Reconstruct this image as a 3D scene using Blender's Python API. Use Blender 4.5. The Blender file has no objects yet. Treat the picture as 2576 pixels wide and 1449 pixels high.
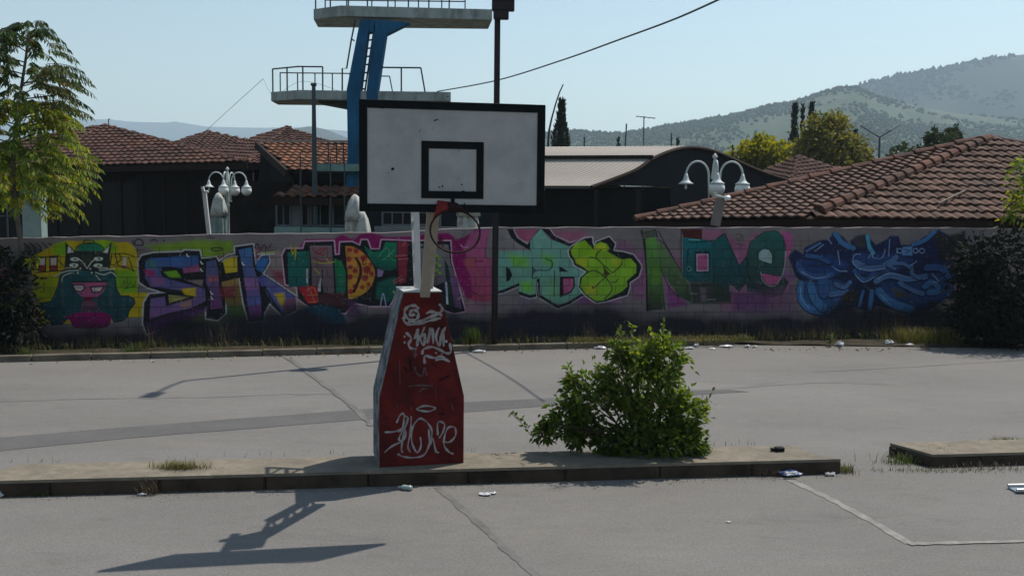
import bpy, math, random
import numpy as np
from mathutils import Vector, Matrix, Euler

random.seed(7)
rng = np.random.default_rng(11)
R = math.radians
scene = bpy.context.scene
col = scene.collection

# ------------------------------------------------------------------ camera
CAM_H, FOC, PITCH, ROLL = 2.72, 2300.0, R(4.586), R(0.6)
cam_data = bpy.data.cameras.new('camera')
cam_data.sensor_width = 36.0
cam_data.lens = FOC / 2576.0 * 36.0
cam_data.clip_start = 0.1
cam_data.clip_end = 60000.0
camera = bpy.data.objects.new('camera', cam_data)
CAM_ROT = Euler((math.pi / 2 - PITCH, 0, 0)).to_matrix() @ Matrix.Rotation(ROLL, 3, 'Z')
camera.matrix_world = Matrix.Translation((0, 0, CAM_H)) @ CAM_ROT.to_4x4()
col.objects.link(camera)
scene.camera = camera

# ------------------------------------------------------------------ sky, sun, exposure
HAZE_D = 2.1e-4
ALB = 0.51      # overall paint/stone brightness against this exposure
SUN_EL, SUN_AZ = R(59.0), R(52.5)     # azimuth: from +Y (view direction) towards +X (right)
world = bpy.data.worlds.new('World')
scene.world = world
world.use_nodes = True
wn = world.node_tree
wn.nodes.clear()
w_out = wn.nodes.new('ShaderNodeOutputWorld')
w_bg = wn.nodes.new('ShaderNodeBackground')
w_sky = wn.nodes.new('ShaderNodeTexSky')
w_sky.sky_type = 'NISHITA'
w_sky.sun_disc = False
w_sky.sun_elevation = SUN_EL
w_sky.sun_rotation = SUN_AZ
w_sky.altitude = 600
w_sky.air_density = 1.7
w_sky.dust_density = 1.0
w_sky.ozone_density = 1.0
w_bg.inputs['Strength'].default_value = 0.10
wn.links.new(w_sky.outputs[0], w_bg.inputs['Color'])
wn.links.new(w_bg.outputs[0], w_out.inputs['Surface'])

sun_data = bpy.data.lights.new('sun', 'SUN')
sun_data.energy = 5.0
sun_data.angle = R(0.5)
sun_data.color = (1.0, 0.94, 0.85)
sun = bpy.data.objects.new('sun', sun_data)
sun_dir = Vector((math.sin(SUN_AZ) * math.cos(SUN_EL), math.cos(SUN_AZ) * math.cos(SUN_EL), math.sin(SUN_EL)))
sun.rotation_euler = sun_dir.to_track_quat('Z', 'Y').to_euler()
sun.location = (20, 20, 40)
col.objects.link(sun)

vs = scene.view_settings
vs.view_transform = 'Standard'
vs.look = 'None'
vs.exposure = 0.3
vs.gamma = 1.0
vs.use_curve_mapping = False
scene.render.engine = 'CYCLES'
scene.cycles.max_bounces = 8
scene.cycles.diffuse_bounces = 3
scene.cycles.volume_bounces = 1
scene.cycles.transparent_max_bounces = 6
scene.cycles.caustics_reflective = False
scene.cycles.caustics_refractive = False

# ------------------------------------------------------------------ place helpers (survey of the photograph)
def ray(px, py):
    d = CAM_ROT @ Vector(((px - 1288.0) / FOC, -(py - 724.5) / FOC, -1.0))
    return d
def at(px, py, Y):
    d = ray(px, py); t = Y / d.y
    return Vector((d.x * t, Y, CAM_H + d.z * t))
def on_z(px, py, z=0.0):
    d = ray(px, py); t = (z - CAM_H) / d.z
    return Vector((d.x * t, d.y * t, z))
def on_plane(px, py, p0, n):
    d = ray(px, py); o = Vector((0, 0, CAM_H))
    t = (p0 - o).dot(n) / d.dot(n)
    return o + d * t
def zpx(i, x, y):
    """survey sheet i (0..3 along the wall) -> picture point"""
    return ((( 0, 800, 1600, 2409)[i] + x * 850 / 2576) * 2576 / 3259, (700 + y * 850 / 2576) * 2576 / 3259)

# ------------------------------------------------------------------ materials
def lin(c):
    return tuple(((v / 255) / 12.92 if v / 255 <= 0.04045 else (((v / 255) + 0.055) / 1.055) ** 2.4) for v in c)
MATS = {}
def nd(nt, t, **kw):
    n = nt.nodes.new(t)
    for k, v in kw.items():
        setattr(n, k, v)
    return n
def mat(name, c, rough=0.85, var=0.18, scale=6.0, bump=0.0, metal=0.0, spec=0.12, c2=None, mix_scale=0.8, mix_lo=0.45, mix_hi=0.62,
        rnd=0.0, stretch=(1, 1, 1), coords='pos', bdist=0.02):
    if name in MATS:
        return MATS[name]
    c = tuple(v * ALB for v in c); c2 = tuple(v * ALB for v in c2) if c2 is not None else None
    m = bpy.data.materials.new(name); MATS[name] = m
    m.use_nodes = True
    nt = m.node_tree; nt.nodes.clear(); L = nt.links
    out = nd(nt, 'ShaderNodeOutputMaterial'); p = nd(nt, 'ShaderNodeBsdfPrincipled')
    L.new(p.outputs[0], out.inputs[0])
    p.inputs['Roughness'].default_value = rough
    p.inputs['Metallic'].default_value = metal
    p.inputs['Specular IOR Level'].default_value = spec
    if coords == 'pos':
        src = nd(nt, 'ShaderNodeNewGeometry').outputs['Position']
    else:
        src = nd(nt, 'ShaderNodeTexCoord').outputs['Object']
    mp = nd(nt, 'ShaderNodeMapping'); mp.inputs['Scale'].default_value = stretch
    L.new(src, mp.inputs['Vector'])
    nz = nd(nt, 'ShaderNodeTexNoise'); nz.inputs['Scale'].default_value = scale; nz.inputs['Detail'].default_value = 6; nz.inputs['Roughness'].default_value = 0.65
    L.new(mp.outputs[0], nz.inputs['Vector'])
    rp = nd(nt, 'ShaderNodeValToRGB')
    rp.color_ramp.elements[0].position = 0.28; rp.color_ramp.elements[1].position = 0.72
    rp.color_ramp.elements[0].color = [max(0, v * (1 - var)) for v in c] + [1]
    rp.color_ramp.elements[1].color = [min(1, v * (1 + var)) for v in c] + [1]
    L.new(nz.outputs['Fac'], rp.inputs['Fac'])
    cur = rp.outputs['Color']
    if c2 is not None:
        n2 = nd(nt, 'ShaderNodeTexNoise'); n2.inputs['Scale'].default_value = mix_scale; n2.inputs['Detail'].default_value = 8; n2.inputs['Roughness'].default_value = 0.7
        L.new(mp.outputs[0], n2.inputs['Vector'])
        mr = nd(nt, 'ShaderNodeMapRange'); mr.inputs[1].default_value = mix_lo; mr.inputs[2].default_value = mix_hi
        L.new(n2.outputs['Fac'], mr.inputs[0])
        mx = nd(nt, 'ShaderNodeMix', data_type='RGBA'); L.new(mr.outputs[0], mx.inputs[0]); L.new(cur, mx.inputs[6]); mx.inputs[7].default_value = list(c2) + [1]
        cur = mx.outputs[2]
    if rnd > 0:
        oi = nd(nt, 'ShaderNodeObjectInfo'); geo = nd(nt, 'ShaderNodeNewGeometry')
        ad = nd(nt, 'ShaderNodeMath', operation='ADD'); L.new(oi.outputs['Random'], ad.inputs[0]); L.new(geo.outputs['Random Per Island'], ad.inputs[1])
        fr = nd(nt, 'ShaderNodeMath', operation='FRACT'); L.new(ad.outputs[0], fr.inputs[0])
        mr2 = nd(nt, 'ShaderNodeMapRange'); mr2.inputs[3].default_value = 1 - rnd; mr2.inputs[4].default_value = 1 + rnd
        L.new(fr.outputs[0], mr2.inputs[0])
        hs = nd(nt, 'ShaderNodeHueSaturation'); L.new(mr2.outputs[0], hs.inputs['Value']); L.new(cur, hs.inputs['Color'])
        cur = hs.outputs[0]
    L.new(cur, p.inputs['Base Color'])
    if bump > 0:
        b = nd(nt, 'ShaderNodeBump'); b.inputs['Strength'].default_value = bump; b.inputs['Distance'].default_value = bdist
        n3 = nd(nt, 'ShaderNodeTexNoise'); n3.inputs['Scale'].default_value = scale * 3; n3.inputs['Detail'].default_value = 5
        L.new(mp.outputs[0], n3.inputs['Vector']); L.new(n3.outputs['Fac'], b.inputs['Height']); L.new(b.outputs[0], p.inputs['Normal'])
    return m

def leaf_mat(name, cols, trans=0.4, rough=0.6):
    if name in MATS:
        return MATS[name]
    cols = [tuple(v * .72 for v in c) for c in cols]
    m = bpy.data.materials.new(name); MATS[name] = m
    m.use_nodes = True
    nt = m.node_tree; nt.nodes.clear(); L = nt.links
    out = nd(nt, 'ShaderNodeOutputMaterial')
    g = nd(nt, 'ShaderNodeNewGeometry')
    rp = nd(nt, 'ShaderNodeValToRGB'); cr = rp.color_ramp
    while len(cr.elements) < len(cols):
        cr.elements.new(0.5)
    for i, c in enumerate(cols):
        cr.elements[i].position = i / (len(cols) - 1); cr.elements[i].color = list(c) + [1]
    nz = nd(nt, 'ShaderNodeTexNoise'); nz.inputs['Scale'].default_value = 0.9; nz.inputs['Detail'].default_value = 2
    L.new(g.outputs['Position'], nz.inputs['Vector'])
    mx = nd(nt, 'ShaderNodeMath', operation='MULTIPLY_ADD'); mx.inputs[1].default_value = 0.55
    L.new(g.outputs['Random Per Island'], mx.inputs[0])
    m2 = nd(nt, 'ShaderNodeMapRange'); m2.inputs[1].default_value = 0.3; m2.inputs[2].default_value = 0.7; m2.inputs[3].default_value = 0.0; m2.inputs[4].default_value = 0.45
    L.new(nz.outputs['Fac'], m2.inputs[0]); L.new(m2.outputs[0], mx.inputs[2])
    L.new(mx.outputs[0], rp.inputs['Fac'])
    p = nd(nt, 'ShaderNodeBsdfPrincipled'); p.inputs['Roughness'].default_value = rough; p.inputs['Specular IOR Level'].default_value = 0.35
    t = nd(nt, 'ShaderNodeBsdfTranslucent')
    L.new(rp.outputs[0], p.inputs['Base Color'])
    hs = nd(nt, 'ShaderNodeHueSaturation'); hs.inputs['Value'].default_value = 1.5; hs.inputs['Saturation'].default_value = 1.1
    L.new(rp.outputs[0], hs.inputs['Color']); L.new(hs.outputs[0], t.inputs['Color'])
    ms = nd(nt, 'ShaderNodeMixShader'); ms.inputs[0].default_value = trans
    L.new(p.outputs[0], ms.inputs[1]); L.new(t.outputs[0], ms.inputs[2]); L.new(ms.outputs[0], out.inputs[0])
    return m

# ------------------------------------------------------------------ object helpers
BASE = {}
def tag(o, label=None, cat=None, group=None, kind=None):
    if label: o['label'] = label
    if cat: o['category'] = cat
    if group: o['group'] = group
    if kind: o['kind'] = kind
    return o
def thing(name, label, cat, base, group=None, kind=None):
    o = bpy.data.objects.new(name, None)
    o.empty_display_size = 0.2
    o.location = base
    col.objects.link(o)
    BASE[o] = Vector(base)
    return tag(o, label, cat, group, kind)
def root_base(o):
    return BASE.get(o, Vector((0, 0, 0)))
def link(o, parent):
    col.objects.link(o)
    if parent is not None:
        o.parent = parent
        BASE[o] = root_base(parent)
    return o
def mesh_obj(name, V, F, m, parent=None, smooth=False, base=None):
    me = bpy.data.meshes.new(name)
    V = np.asarray(V, dtype=float).reshape(-1, 3)
    b = root_base(parent) if parent is not None else (Vector(base) if base is not None else Vector((0, 0, 0)))
    V = V - np.array(b)
    me.from_pydata(V.tolist(), [], F if isinstance(F, list) else F.tolist())
    me.update()
    if m is not None:
        me.materials.append(m)
    if smooth:
        me.polygons.foreach_set('use_smooth', [True] * len(me.polygons))
    o = bpy.data.objects.new(name, me)
    if parent is None and base is not None:
        o.location = base; BASE[o] = Vector(base)
    return link(o, parent)
def place(name, me, parent, loc, rot=None):
    """one more copy of a shared piece"""
    o = bpy.data.objects.new(name, me)
    o.location = Vector(loc) - root_base(parent)
    if rot is not None:
        o.rotation_euler = rot.to_euler() if isinstance(rot, Matrix) else rot
    col.objects.link(o)
    o.parent = parent
    return o

class MB:
    def __init__(s):
        s.v = []; s.f = []
    def add(s, V, F):
        n = len(s.v)
        s.v += [tuple(p) for p in V]
        s.f += [tuple(i + n for i in f) for f in F]
        return s
    def box(s, c, size, rot=None, bevel=0.0):
        hx, hy, hz = [k / 2 for k in size]
        if bevel <= 0:
            P = [Vector((x, y, z)) for z in (-hz, hz) for y in (-hy, hy) for x in (-hx, hx)]
            F = [(0, 2, 3, 1), (4, 5, 7, 6), (0, 1, 5, 4), (2, 6, 7, 3), (0, 4, 6, 2), (1, 3, 7, 5)]
        else:
            b = min(bevel, hx * .9, hy * .9, hz * .9)
            P = []; F = []
            # chamfered box: 24 verts
            idx = {}
            for sx in (-1, 1):
                for sy in (-1, 1):
                    for sz in (-1, 1):
                        for a in range(3):
                            q = [sx * (hx - b), sy * (hy - b), sz * (hz - b)]
                            q[a] = (sx * hx, sy * hy, sz * hz)[a]
                            idx[(sx, sy, sz, a)] = len(P); P.append(Vector(q))
            for a in range(3):
                for sg in (-1, 1):
                    o1, o2 = [k for k in range(3) if k != a]
                    loop = []
                    for u, w in ((-1, -1), (1, -1), (1, 1), (-1, 1)):
                        k = [0, 0, 0]; k[a] = sg; k[o1] = u; k[o2] = w
                        loop.append(idx[(k[0], k[1], k[2], a)])
                    F.append(tuple(loop))
            for a in range(3):
                o1, o2 = [k for k in range(3) if k != a]
                for u in (-1, 1):
                    for w in (-1, 1):
                        q = []
                        for sg, ax in ((-1, o1), (1, o1), (1, o2), (-1, o2)):
                            k = [0, 0, 0]; k[a] = sg; k[o1] = u; k[o2] = w
                            q.append(idx[(k[0], k[1], k[2], ax)])
                        F.append(tuple(q))
            for sx in (-1, 1):
                for sy in (-1, 1):
                    for sz in (-1, 1):
                        F.append(tuple(idx[(sx, sy, sz, a)] for a in range(3)))
        c = Vector(c)
        if rot is not None:
            P = [rot @ p for p in P]
        return s.add([p + c for p in P], F)
    def beam(s, a, b, w, h, up=(0, 0, 1)):
        """rectangular bar from a to b: w across, h along up"""
        a = Vector(a); b = Vector(b); d = b - a; l = d.length
        x = d.normalized(); upv = Vector(up)
        if abs(x.dot(upv)) > 0.98: upv = Vector((0, 1, 0))
        y = upv.cross(x).normalized(); z = x.cross(y)
        rot = Matrix((x, y, z)).transposed()
        return s.box((a + b) / 2, (l, w, h), rot)
    def tube(s, path, r, n=8, closed=False, cap=True):
        path = [Vector(p) for p in path]
        k = len(path)
        rr = r if isinstance(r, (list, tuple)) else [r] * k
        V = []; F = []
        prev = None
        for i, p in enumerate(path):
            if closed:
                t = path[(i + 1) % k] - path[i - 1]
            else:
                t = path[min(i + 1, k - 1)] - path[max(i - 1, 0)]
            t.normalize()
            if prev is None:
                a = Vector((0, 0, 1)) if abs(t.z) < 0.9 else Vector((1, 0, 0))
                u = t.cross(a).normalized()
            else:
                u = (prev - t * prev.dot(t))
                if u.length < 1e-5: u = t.orthogonal()
                u.normalize()
            prev = u
            w = t.cross(u)
            for j in range(n):
                an = 2 * math.pi * j / n
                V.append(p + (u * math.cos(an) + w * math.sin(an)) * rr[i])
        m = k if closed else k - 1
        for i in range(m):
            for j in range(n):
                a0 = i * n + j; a1 = i * n + (j + 1) % n
                b0 = ((i + 1) % k) * n + j; b1 = ((i + 1) % k) * n + (j + 1) % n
                F.append((a0, a1, b1, b0))
        if not closed and cap:
            F.append(tuple(range(n - 1, -1, -1))); F.append(tuple((k - 1) * n + j for j in range(n)))
        return s.add(V, F)
    def lathe(s, c, prof, n=16, fold=None):
        """prof: list of (r, z)"""
        V = []; F = []
        c = Vector(c)
        for i, (r, z) in enumerate(prof):
            for j in range(n):
                an = 2 * math.pi * j / n
                rr = r * (1 + (fold(i, an) if fold else 0))
                V.append(c + Vector((rr * math.cos(an), rr * math.sin(an), z)))
        for i in range(len(prof) - 1):
            for j in range(n):
                F.append((i * n + j, i * n + (j + 1) % n, (i + 1) * n + (j + 1) % n, (i + 1) * n + j))
        F.append(tuple(range(n - 1, -1, -1))); F.append(tuple((len(prof) - 1) * n + j for j in range(n)))
        return s.add(V, F)
    def prism(s, poly, d):
        """polygon (3-D points) extruded by vector d"""
        d = Vector(d); P = [Vector(p) for p in poly]; n = len(P)
        V = P + [p + d for p in P]
        F = [tuple(range(n)), tuple(range(2 * n - 1, n - 1, -1))]
        for i in range(n):
            j = (i + 1) % n
            F.append((i, i + n, j + n, j))
        return s.add(V, F)
    def poly(s, P):
        return s.add(P, [tuple(range(len(P)))])
    def ribbon(s, pts, w, nrm):
        """flat painted stroke along pts on a surface with normal nrm"""
        nrm = Vector(nrm); pts = [Vector(p) for p in pts]
        V = []; F = []
        k = len(pts)
        for i, p in enumerate(pts):
            t = pts[min(i + 1, k - 1)] - pts[max(i - 1, 0)]
            sd = nrm.cross(t)
            if sd.length < 1e-9: sd = nrm.orthogonal()
            sd.normalize()
            ww = w[i] if isinstance(w, (list, tuple)) else w
            V += [p + sd * ww / 2, p - sd * ww / 2]
        for i in range(k - 1):
            F.append((2 * i, 2 * i + 1, 2 * i + 3, 2 * i + 2))
        return s.add(V, F)
    def build(s, name, m, parent=None, smooth=False, base=None):
        return mesh_obj(name, s.v, s.f, m, parent, smooth, base)

def smooth_path(pts, n=6):
    """Catmull-Rom through points (tuples of any size)"""
    P = [np.array(p, dtype=float) for p in pts]
    if len(P) < 3: return [tuple(p) for p in P]
    out = []
    for i in range(len(P) - 1):
        p0 = P[max(i - 1, 0)]; p1 = P[i]; p2 = P[i + 1]; p3 = P[min(i + 2, len(P) - 1)]
        for k in range(n):
            t = k / n
            out.append(tuple(0.5 * ((2 * p1) + (-p0 + p2) * t + (2 * p0 - 5 * p1 + 4 * p2 - p3) * t * t + (-p0 + 3 * p1 - 3 * p2 + p3) * t ** 3)))
    out.append(tuple(P[-1]))
    return out

def leaves_np(pos, direc, length, width, droop=0.15, fold=0.25):
    """N leaf blades (6 verts, 4 tris, folded along the midrib); pos: N,3 direc: N,3"""
    N = len(pos)
    d = direc / np.maximum(np.linalg.norm(direc, axis=1, keepdims=True), 1e-6)
    rv = rng.normal(size=(N, 3))
    side = np.cross(d, rv); side /= np.maximum(np.linalg.norm(side, axis=1, keepdims=True), 1e-6)
    up = np.cross(side, d)
    L = np.broadcast_to(np.asarray(length, float).reshape(-1, 1), (N, 1)); W = np.broadcast_to(np.asarray(width, float).reshape(-1, 1), (N, 1))
    dz = np.array([[0, 0, 1.0]])
    base = pos
    mid = pos + d * L * 0.45 - dz * L * droop * 0.3
    tip = pos + d * L - dz * L * droop
    lft = mid + side * W * 0.5 + up * W * fold
    rgt = mid - side * W * 0.5 + up * W * fold
    V = np.stack([base, lft, tip, rgt, mid], axis=1).reshape(-1, 3)
    i = np.arange(N)[:, None] * 5
    F = np.concatenate([i + np.array([[0, 4, 1]]), i + np.array([[1, 4, 2]]), i + np.array([[0, 3, 4]]), i + np.array([[4, 3, 2]])], axis=0)
    return V, F
def cat_mesh(parts):
    Vs = []; Fs = []; n = 0
    for V, F in parts:
        Vs.append(V); Fs.append(F + n); n += len(V)
    return np.concatenate(Vs), np.concatenate(Fs)
def rand_dir(n):
    v = rng.normal(size=(n, 3)); return v / np.linalg.norm(v, axis=1, keepdims=True)
# =================================================================== ground and paving
def asphalt_material():
    m = bpy.data.materials.new('weathered_asphalt'); MATS['asphalt'] = m
    m.use_nodes = True; nt = m.node_tree; nt.nodes.clear(); L = nt.links
    out = nd(nt, 'ShaderNodeOutputMaterial'); p = nd(nt, 'ShaderNodeBsdfPrincipled'); L.new(p.outputs[0], out.inputs[0])
    p.inputs['Roughness'].default_value = 0.9; p.inputs['Specular IOR Level'].default_value = 0.25
    g = nd(nt, 'ShaderNodeNewGeometry').outputs['Position']
    def noise(sc, det=6, ro=.6, st=(1, 1, 1), dist=0.0):
        mp = nd(nt, 'ShaderNodeMapping'); mp.inputs['Scale'].default_value = st; L.new(g, mp.inputs[0])
        n = nd(nt, 'ShaderNodeTexNoise'); n.inputs['Scale'].default_value = sc; n.inputs['Detail'].default_value = det; n.inputs['Roughness'].default_value = ro; n.inputs['Distortion'].default_value = dist
        L.new(mp.outputs[0], n.inputs['Vector']); return n.outputs['Fac']
    def rng_(f, a, b, c, d):
        r = nd(nt, 'ShaderNodeMapRange'); r.inputs[1].default_value = a; r.inputs[2].default_value = b; r.inputs[3].default_value = c; r.inputs[4].default_value = d
        L.new(f, r.inputs[0]); return r.outputs[0]
    base = nd(nt, 'ShaderNodeValToRGB'); e = base.color_ramp.elements
    e[0].position = .3; e[0].color = (.126, .120, .112, 1); e[1].position = .7; e[1].color = (.162, .154, .144, 1)
    L.new(noise(.22, 5, .55, (1, 1.8, 1)), base.inputs[0])
    def mulmix(colr, fac, c, mode='MULTIPLY'):
        x = nd(nt, 'ShaderNodeMix', data_type='RGBA', blend_type=mode); L.new(fac, x.inputs[0]); L.new(colr, x.inputs[6]); x.inputs[7].default_value = list(c) + [1]; return x.outputs[2]
    c = base.outputs[0]
    c = mulmix(c, rng_(noise(38, 4, .75), .40, .68, 0, .75), (.66, .66, .67))           # aggregate
    c = mulmix(c, rng_(noise(95, 2, .6), .55, .72, 0, .7), (1.6, 1.55, 1.48))
    c = mulmix(c, rng_(noise(7, 6, .75, (.7, 1.2, 1)), .45, .7, 0, .45), (.80, .79, .78))
    c = mulmix(c, rng_(noise(2.6, 7, .72, (.45, 1.5, 1), .6), .50, .75, 0, .55), (1.16, 1.12, 1.06))           # pale chips
    c = mulmix(c, rng_(noise(1.1, 7, .7, (.6, 1.6, 1), 1.2), .56, .74, 0, .7), (.70, .69, .69))  # stains
    c = mulmix(c, rng_(noise(.5, 6, .65, (.5, 2.5, 1), .8), .56, .8, 0, .6), (1.18, 1.08, .94), 'MULTIPLY')  # dust
    # fine cracks
    mp = nd(nt, 'ShaderNodeMapping'); mp.inputs['Scale'].default_value = (.35, .75, 1); L.new(g, mp.inputs[0])
    nn = nd(nt, 'ShaderNodeTexNoise'); nn.inputs['Scale'].default_value = 2.5; nn.inputs['Detail'].default_value = 5; L.new(mp.outputs[0], nn.inputs['Vector'])
    ad = nd(nt, 'ShaderNodeMix', data_type='VECTOR'); ad.inputs[0].default_value = .18; L.new(mp.outputs[0], ad.inputs[4]); L.new(nn.outputs['Color'], ad.inputs[5])
    vo = nd(nt, 'ShaderNodeTexVoronoi', feature='DISTANCE_TO_EDGE'); vo.inputs['Scale'].default_value = .55; L.new(ad.outputs[1], vo.inputs['Vector'])
    ck = rng_(vo.outputs['Distance'], .0, .004, .0, 0)
    mk = nd(nt, 'ShaderNodeMath', operation='MULTIPLY'); L.new(ck, mk.inputs[0]); L.new(rng_(noise(.35, 3), .48, .6, 0, 1), mk.inputs[1])
    c = mulmix(c, mk.outputs[0], (.62, .61, .60))
    L.new(c, p.inputs['Base Color'])
    b = nd(nt, 'ShaderNodeBump'); b.inputs['Strength'].default_value = .7; b.inputs['Distance'].default_value = .012
    L.new(noise(45, 5, .75), b.inputs['Height']); L.new(b.outputs[0], p.inputs['Normal'])
    return m
M_ASPH = asphalt_material()
M_EARTH = mat('dry_earth', (.16, .125, .085), .95, .3, 3, .4, c2=(.10, .10, .045), mix_scale=1.2)
M_VERGE = mat('verge_soil', (.075, .06, .042), .95, .35, 5, .5, c2=(.035, .035, .018), mix_scale=2.0)  # dark soil; the wall's shadow on the verge is put into this colour
M_KERB = mat('kerb_concrete', (.105, .078, .058), .92, .3, 7, .35, c2=(.05, .038, .03), mix_scale=3.5, rnd=.10)  # darker than the slab skin: kerb-face shade is put into this colour
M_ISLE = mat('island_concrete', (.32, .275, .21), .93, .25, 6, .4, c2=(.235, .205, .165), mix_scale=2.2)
M_TAR = mat('dark_trench_asphalt', (.165, .16, .157), .9, .14, 20, .3, c2=(.185, .18, .176), mix_scale=1.5)
M_SEAM = mat('tar_seam', (.195, .188, .18), .88, .2, 9, .2, c2=(.25, .24, .228), mix_scale=2.5, mix_lo=.42, mix_hi=.6)
M_LINE = mat('worn_line_paint', (.42, .39, .36), .9, .15, 14, 0, c2=(.315, .30, .28), mix_scale=5.0, mix_lo=.40, mix_hi=.56)

S = 12000
o = MB().poly([(-S, -1400, -.05), (S, -1400, -.05), (S, S, -.05), (-S, S, -.05)]).build('ground', M_EARTH); tag(o, kind='structure')
o = MB().poly([(-60, -30, 0), (60, -30, 0), (60, 17, 0), (40, 26.2, 0), (12.6, 21.2, 0), (4.6, 19.6, 0), (-14, 16.2, 0), (-60, 8, 0)]).build('asphalt_lot', M_ASPH); tag(o, kind='structure')

# darker trench fill, seams and worn paint lie on the asphalt as thin sheets
def ground_strip(name, edge_a, edge_b, m, z, jit=.012):
    A = smooth_path(edge_a, 6); B = smooth_path(edge_b, 6)
    mb = MB(); V = []
    for i in range(len(A)):
        a = on_z(A[i][0], A[i][1], z); b = on_z(B[i][0], B[i][1], z)
        j = Vector((0, random.uniform(-jit, jit), 0)); k = Vector((0, random.uniform(-jit, jit), 0))
        V += [a + j, b + k]
    mb.add(V, [(2 * i, 2 * i + 1, 2 * i + 3, 2 * i + 2) for i in range(len(A) - 1)])
    o = mb.build(name, m); tag(o, kind='structure'); return o
ground_strip('trench_patch', [(-80, 1107), (300, 1075), (700, 1045), (950, 1026), (1200, 1010), (1450, 998), (1700, 985), (1830, 980), (1880, 985)],
             [(-80, 1142), (300, 1104), (700, 1072), (950, 1052), (1200, 1034), (1450, 1015), (1700, 997), (1830, 988), (1885, 985.6)], M_TAR, .004, .008)
def ground_line(name, pts, w, m, z, jit=.01):
    P = smooth_path(pts, 8)
    W = [on_z(p[0] + random.uniform(-1, 1), p[1], z) + Vector((random.uniform(-jit, jit), random.uniform(-jit, jit), 0)) for p in P]
    ww = [w * random.uniform(.7, 1.25) for _ in W]
    o = MB().ribbon(W, ww, (0, 0, 1)).build(name, m); tag(o, kind='structure'); return o
ground_line('tar_seam', [(690, 880), (760, 925), (850, 992), (900, 1035), (935, 1070)], .085, M_SEAM, .008)
ground_line('tar_seam', [(1098, 1225), (1160, 1275), (1235, 1345), (1300, 1403), (1380, 1470)], .075, M_SEAM, .004)
ground_line('worn_court_line', [(1985, 1205), (2080, 1250), (2180, 1303), (2290, 1366)], .085, M_LINE, .004, .004)
ground_line('worn_court_line', [(2285, 1367), (2400, 1364), (2600, 1359)], .06, M_LINE, .008, .004)
ground_line('asphalt_crack', [(0, 1010), (250, 1002), (470, 1000), (700, 992), (860, 990)], .018, M_SEAM, .008, .03)
ground_line('asphalt_crack', [(1420, 1000), (1600, 990), (1900, 972), (2080, 962), (2250, 968)], .016, M_SEAM, .008, .03)
ground_line('asphalt_crack', [(2050, 935), (2300, 922), (2576, 905)], .02, M_SEAM, .008, .03)

# ------------------------------------------------------------------ traffic islands with kerb stones
def kerb_run(parent, a, b, h, depth, m, inward, first=0.55, lng=1.0, proud=.0):
    a = Vector(a); b = Vector(b); d = (b - a); n = d.length; d.normalize()
    ang = math.atan2(d.y, d.x)
    me_cache = {}
    x = 0.0; k = 0
    while x < n - .02:
        l = min(first if k == 0 else lng, n - x)
        key = round(l, 3)
        if key not in me_cache:
            mb = MB().box((0, 0, h / 2 - .03), (max(l - .016, .03), depth, h + .06), None, .012)
            me = bpy.data.meshes.new('kerb_stone'); me.from_pydata([tuple(v) for v in mb.v], [], mb.f); me.materials.append(m); me_cache[key] = me
        c = a + d * (x + l / 2) + Vector(inward) * depth / 2
        o = place('kerb_stone', me_cache[key], parent, (c.x, c.y, random.uniform(-.006, .004)), Euler((random.uniform(-.012, .012), random.uniform(-.006, .006), ang + random.uniform(-.006, .006))))
        x += l; k += 1

IH = .16
def island(name, outline_px, h, label_kind, kerbs):
    P = [on_z(px, py, h) for px, py in outline_px]
    c = sum(P, Vector()) / len(P)
    t = thing(name, None, None, (c.x, c.y, 0), kind='structure')
    top = [p + (c - p).normalized() * .022 for p in P]
    # slab: slightly uneven top sheet made of a fine fan of quads
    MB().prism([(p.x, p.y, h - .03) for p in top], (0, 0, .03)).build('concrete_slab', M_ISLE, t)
    core = [p + (c - p).normalized() * .30 for p in P]
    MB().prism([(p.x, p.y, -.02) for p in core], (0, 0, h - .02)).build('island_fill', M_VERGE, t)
    n = len(P)
    for i, j in kerbs:
        a, b = P[i], P[j]
        d = (b - a).normalized(); inw = Vector((-d.y, d.x, 0))
        if (c - a).dot(inw) < 0: inw = -inw
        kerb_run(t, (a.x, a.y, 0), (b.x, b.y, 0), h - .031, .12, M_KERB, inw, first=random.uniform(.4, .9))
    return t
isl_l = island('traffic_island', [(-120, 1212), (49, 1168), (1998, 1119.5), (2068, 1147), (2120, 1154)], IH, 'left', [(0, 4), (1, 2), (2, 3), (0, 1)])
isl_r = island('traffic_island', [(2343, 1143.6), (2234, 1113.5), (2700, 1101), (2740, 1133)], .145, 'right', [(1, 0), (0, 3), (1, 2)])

# ------------------------------------------------------------------ far kerb and verge in front of the wall
WA = R(10.1)
WD = Vector((math.cos(WA), math.sin(WA), 0)); WN = Vector((math.sin(WA), -math.cos(WA), 0)); WP = Vector((-.38, 19.4, 0))
def wpt(u, z, out=0.0):
    return WP + WD * u + WN * out + Vector((0, 0, z))
K0 = on_z(-140, 898, .12); K1 = on_z(1850, 853.5, .12)
kerb_t = thing('kerb', None, None, (K0.x, K0.y, 0), kind='structure')
kin = Vector((-(K1 - K0).normalized().y, (K1 - K0).normalized().x, 0))
kerb_run(kerb_t, (K0.x, K0.y, 0), (K1.x, K1.y, 0), .12, .13, mat('pale_kerb_concrete', (.27, .235, .18), .92, .25, 7, .35, c2=(.16, .135, .105), mix_scale=3.5, rnd=.12), kin, .4, 1.0)
KR = on_z(2700, 876, .02)
vb = MB()
NV = 60
front = [Vector((K0.x, K0.y, 0)) + kin * .10 + (Vector((K1.x, K1.y, 0)) - Vector((K0.x, K0.y, 0))) * (i / 40) for i in range(41)]
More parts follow.
